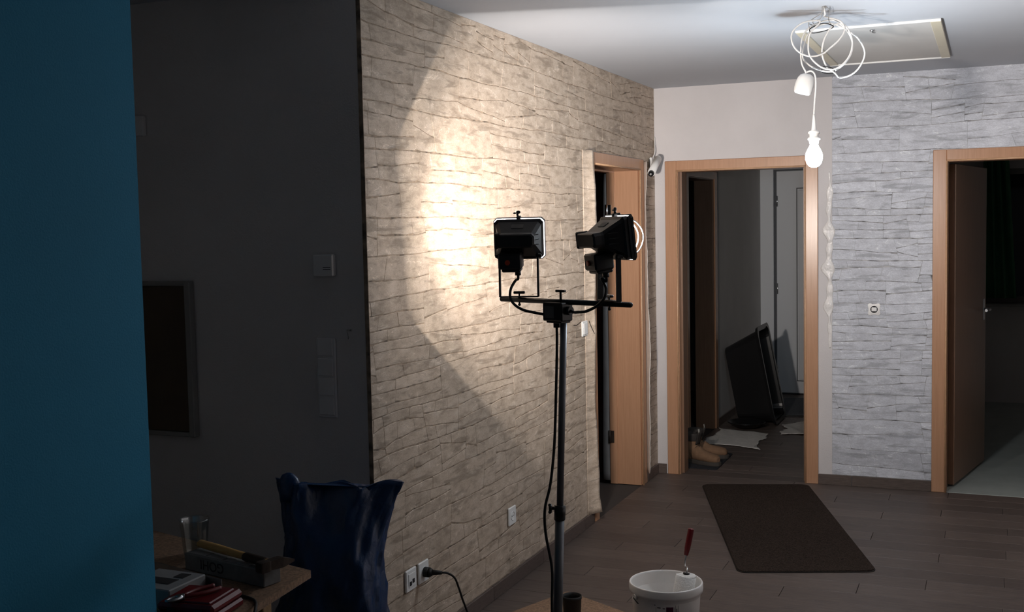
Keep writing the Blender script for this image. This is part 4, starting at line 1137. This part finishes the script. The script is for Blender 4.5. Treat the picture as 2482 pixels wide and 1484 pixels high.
# clear plastic tumbler
tc_ = Vector((-.190, 2.690, TZ + .0005))
e = thing('plastic_tumbler', 'clear plastic tumbler glinting at the back of the table', 'tumbler', tc_)
tw_ = wave(901)
prof = [(.030, .0), (.033, .002), (.036, .03), (.0385, .06), (.041, .09), (.0435, .118), (.0445, .120), (.0425, .119), (.0395, .088), (.0365, .055), (.034, .025), (.030, .004), (.002, .004)]
tmb = MB().lathe(prof, 32, tc_, True, False)
for p in tmb.v:
    a = math.atan2(p.y - tc_.y, p.x - tc_.x); d = 1 + .045 * math.sin(a * 8) * min(1, (p.z - tc_.z) / .03)
    p.x = tc_.x + (p.x - tc_.x) * d; p.y = tc_.y + (p.y - tc_.y) * d
obj('wall', tmb, 'plastic_clear', e)
obj('rim', MB().lathe([(.0450, .119), (.0462, .121), (.0450, .123), (.0438, .121), (.0450, .119)], 32, tc_, False, False), 'plastic_clear', e)

# white card box and red tool case
e = thing('card_box', 'flat white card box with a dark slot beside the blue wall', 'box', (-.03, 2.36, TZ))
obj('body', MB().box(-.115, 2.290, TZ + .0005, .045, 2.440, TZ + .052, .003), 'paper_white', e)
obj('lid_slot', MB().box(-.075, 2.330, TZ + .0522, .010, 2.372, TZ + .0535).box(-.02, 2.385, TZ + .0522, .012, 2.42, TZ + .0535), 'ink', e)
e = thing('tool_case', 'red plastic tool case at the near corner of the table', 'tool case', (.13, 2.29, TZ))
FC = frame2((.062, 2.215, TZ + .0005), (.16, .02))
lw = obj('lower_shell', MB().box(0, 0, 0, .165, .155, .022, .006).xf(FC), 'red', e)
obj('lid', MB().box(.001, .001, .023, .164, .154, .046, .008).box(.018, .016, .044, .147, .139, .050, .004).xf(FC), 'red', e)
for x in (.035, .115): obj('latch', MB().box(x, -.004, .012, x + .022, .0005, .036, .001).xf(FC), 'black_shiny', e)
# pliers on the case
FP = frame2((.118, 2.240, TZ + .0515), (.045, .125))
e = thing('pliers', 'combination pliers with red grips lying on the red tool case', 'pliers', (.14, 2.3, TZ + .05))
for s_ in (-1, 1):
    obj('jaw', MB().tube([(-.035, .003 * s_, .006), (-.018, .009 * s_, .006), (0, .006 * s_, .006), (.014, -.004 * s_, .006)], lambda t: .0035 + .004 * t, 8, 5).xf(FP), 'blade', e)
    obj('grip', MB().tube([(.008, -.003 * s_, .0065), (.035, .012 * s_, .0065), (.070, .019 * s_, .0065), (.112, .015 * s_, .0065)], .0058, 10, 5).xf(FP), 'red', e)
obj('pivot', MB().cyl((0, 0, 0), (0, 0, .013), .008, 14).xf(FP), 'blade', e)
# black cable on the table
tag(obj('black_cable', MB().tube([(.020, 2.460, TZ + .0047), (.075, 2.452, TZ + .0047), (.105, 2.432, TZ + .0047), (.150, 2.440, TZ + .0047), (.205, 2.425, TZ + .0047), (.235, 2.40, TZ + .0047), (.262, 2.36, TZ + .004), (.272, 2.33, TZ - .03), (.275, 2.31, TZ - .12), (.27, 2.30, TZ - .3)], .0042, 8, 6), 'black_soft'), 'thin black cable trailing over the table edge', 'cable')

# ------------------------------------------------------------------ things in the hall
# boots on a dark mat
mat_poly = rr_poly([Vector((.030, 7.318, 0)), Vector((.349, 7.302, 0)), Vector((.342, 7.838, 0)), Vector((.040, 7.85, 0))], .02, 3)
tag(obj('boot_mat', MB().prism(mat_poly, .0006, .008), 'blackmat'), 'dark mat under the boots inside the hall doorway', 'mat')
def boot(loc, ang, label):
    e = thing('work_boot', label, 'boot', loc, 'pair of work boots in the hall')
    T = Matrix.Translation(loc) @ Matrix.Rotation(ang, 4, 'Z')
    n = 20
    def ring(c, ax, ay, a, b):     # ring centre, two axes, radii
        c, ax, ay = Vector(c), Vector(ax), Vector(ay)
        return [c + ax * a * math.cos(2 * math.pi * j / n) + ay * b * math.sin(2 * math.pi * j / n) for j in range(n)]
    Y = (0, 1, 0)
    R_ = []
    for cx, cz, tx, tz, a, b in ((0.005, .195, 1, 0, .052, .044), (.003, .16, 1, 0, .053, .043), (0.0, .125, 1, .0, .054, .040), (.005, .100, 1, .15, .057, .039), (.025, .078, .8, .6, .062, .040), (.055, .063, .45, .9, .052, .043), (.095, .053, .2, 1, .040, .047), (.140, .048, .1, 1, .036, .050), (.180, .045, .05, 1, .033, .047), (.208, .042, .02, 1, .027, .036), (.222, .040, 0, 1, .014, .018)):
        t = Vector((tx, 0, tz)).normalized()
        R_.append(ring((cx, 0, cz), t, Y, a, b))
    up = MB().loft(R_, True, False, True, True)
    for p in up.v: p.z = max(p.z, .020)
    # heel fill
    up.loft([ring((-.012, 0, .020), (1, 0, 0), Y, .045, .037), ring((-.010, 0, .06), (1, 0, 0), Y, .047, .038), ring((-.004, 0, .11), (1, 0, 0), Y, .052, .039)], True, True, False, True)
    u = obj('upper', up.xf(T), 'tan', e)
    out = []
    for k in range(28):
        a = 2 * math.pi * k / 28; c, s_ = math.cos(a), math.sin(a)
        out.append((.085 + (.150 if c > 0 else .148) * math.copysign(abs(c) ** .75, c), (.050 if c > -.2 else .042) * math.copysign(abs(s_) ** .8, s_)))
    obj('sole', MB().loft([[(x * .98 + .002, y * .95, .0) for x, y in out], [(x, y, .004) for x, y in out], [(x, y, .024) for x, y in out], [(x * .985, y * .97, .027) for x, y in out]], True, True, True, False).xf(T), 'sole', e)
    obj('collar', MB().loft([ring((.004, 0, z), (1, 0, 0), Y, a, b) for z, a, b in ((.150, .055, .045), (.158, .059, .049), (.185, .058, .048), (.200, .055, .046), (.203, .048, .038), (.192, .043, .034), (.12, .04, .03))], True, False, True, True).xf(T), 'collar', e)
    obj('tongue', MB().sheet(lambda a, b: (.055 + .020 * b - .004, -.022 + .044 * a, .125 + .085 * b), 4, 5, .007).xf(T), 'collar', u)
    lace = MB()
    for q in range(4):
        x = .048 + .020 * q; z = .118 - .013 * q - (.004 if q > 2 else 0)
        lace.tube([(x - .002, -.030, z - .018), (x + .008, 0, z + .002), (x - .002, .030, z - .018)], .0026, 6, 5)
    obj('laces', lace.xf(T), 'collar', e)
    obj('pull_tab', MB().sheet(lambda a, b: (.062 + .004 * math.sin(b * 3), -.010 + .020 * a, .190 + .042 * b), 2, 4, .004).xf(T), 'tab', e)
    return e
boot((.135, 7.475, .0082), R(-22), 'tan suede work boot with dark sole in front on the mat')
boot((.120, 7.640, .0082), R(4), 'tan suede work boot standing behind the other boot')

# black mortar tub standing on end, leaning on the hall wall
def tubpt(s, d):   # s along the height 0..1, d 0 = base side (left) .. 1 = rim side (right)
    b = Vector((.136 + (.022 - .136) * s, 0, .022 + (.613 - .022) * s)); r = Vector((.440 + (.300 - .440) * s, 0, .035 + (.772 - .035) * s))
    return b + (r - b) * d
def tubring(d, inset, y0=9.0, y1=9.46, n=6):
    yc = (y0 + y1) / 2; hy = (y1 - y0) / 2 * (.82 + .18 * d) - inset
    k = inset / .7
    pts = []
    cr = .10
    for (sx, sy) in ((1, 1), (0, 1), (0, -1), (1, -1)):
        s0 = 1 - k if sx else k
        for q in range(n + 1):
            a = q / n * math.pi / 2
            # rounded corner in (s, y)
            if (sx, sy) == (1, 1): da, db = math.sin(a), math.cos(a); S, Yv = s0 - cr + cr * math.cos(math.pi / 2 - a), hy - .07 + .07 * math.cos(a)
            elif (sx, sy) == (0, 1): S, Yv = s0 + cr - cr * math.sin(a), hy - .07 + .07 * math.cos(a); 
            elif (sx, sy) == (0, -1): S, Yv = s0 + cr - cr * math.cos(a), -hy + .07 - .07 * math.sin(a)
            else: S, Yv = s0 - cr + cr * math.sin(a), -hy + .07 - .07 * math.cos(a)
            pts.append((S, Yv))
    # order by angle for a clean loop
    cs, cy_ = .5, 0
    pts.sort(key=lambda p: math.atan2(p[1] / .23, (p[0] - .5) / .5))
    out = []
    for S, Yv in pts:
        p = tubpt(S, d); out.append(Vector((p.x, yc + Yv, p.z)))
    return out
e = thing('mortar_tub', 'big black plastic mortar tub standing on end against the hall wall', 'tub', (.25, 9.23, .0))
obj('shell', MB().loft([tubring(0, 0), tubring(.5, 0), tubring(.97, 0), tubring(.97, .012), tubring(.5, .012), tubring(.03, .012)], True, True, True, False), 'black_shiny', e)
obj('rim', MB().loft([tubring(.93, .001), tubring(.93, -.022), tubring(1.0, -.024), tubring(1.0, .004)], True, False, False, False), 'black_shiny', e)

# black rubber bowl on the rag
lc = Vector((.235, 8.86, .012))
e = thing('rubber_bowl', 'shallow black bowl lying on the white rag before the tub', 'bowl', lc)
bowl = MB().lathe([(.002, .0), (.075, .0), (.100, .012), (.140, .040), (.148, .041), (.146, .046), (.138, .045), (.100, .020), (.070, .008), (.002, .008)], 32, lc, False, False)
obj('body', bowl, 'black_shiny', e)
obj('rim_bead', MB().tube([(lc.x + .145 * math.cos(2 * math.pi * k / 24), lc.y + .145 * math.sin(2 * math.pi * k / 24), lc.z + .043) for k in range(24)], .0045, 6, 1, True), 'black_shiny', e)

def rag(name, quad, nu, nv, seed, label):
    A = wave(seed); Bv = wave(seed + 1); Cv = wave(seed + 2)
    q = [Vector((x, y, 0)) for x, y in quad]
    def fn(u, v):
        p = (q[0] * (1 - u) + q[1] * u) * (1 - v) + (q[3] * (1 - u) + q[2] * u) * v
        eu = .018 * A(u * 3.3 + v) * (2 * v - 1); ev = .018 * Bv(v * 3.1 + u) * (2 * u - 1)
        z = .0045 + .0035 * (1 + .55 * Cv(u * 3 + v * 2.1)) + .002 * math.sin(u * 17 + v * 9)
        return (p.x + ev, p.y + eu, max(.0026, z))
    return tag(obj(name, MB().sheet(fn, nu, nv, .002), 'cloth'), label, 'rag')
rag('white_rag', ((.052, 8.172), (.475, 8.035), (.425, 8.66), (.045, 8.79)), 30, 30, 41, 'white rag spread flat on the hall floor behind the boots')
rag('crumpled_rag', ((.545, 8.66), (.86, 8.74), (.72, 9.43), (.500, 9.10)), 34, 26, 51, 'ragged white cloth on the hall floor right of the tub')
tag(obj('entrance_mat', MB().prism(rr_poly([Vector((.40, 9.56, 0)), Vector((1.02, 9.72, 0)), Vector((.90, 10.6, 0)), Vector((.27, 10.44, 0))], .02, 3), .0006, .012), 'bluemat'), 'blue-grey mat before the white front door', 'mat')
tag(obj('rubber_strip', MB().prism([(.415, 9.47), (1.03, 9.635), (1.02, 9.70), (.405, 9.535)], .0006, .010), 'black_soft'), 'narrow black strip lying beside the blue-grey mat', 'strip')
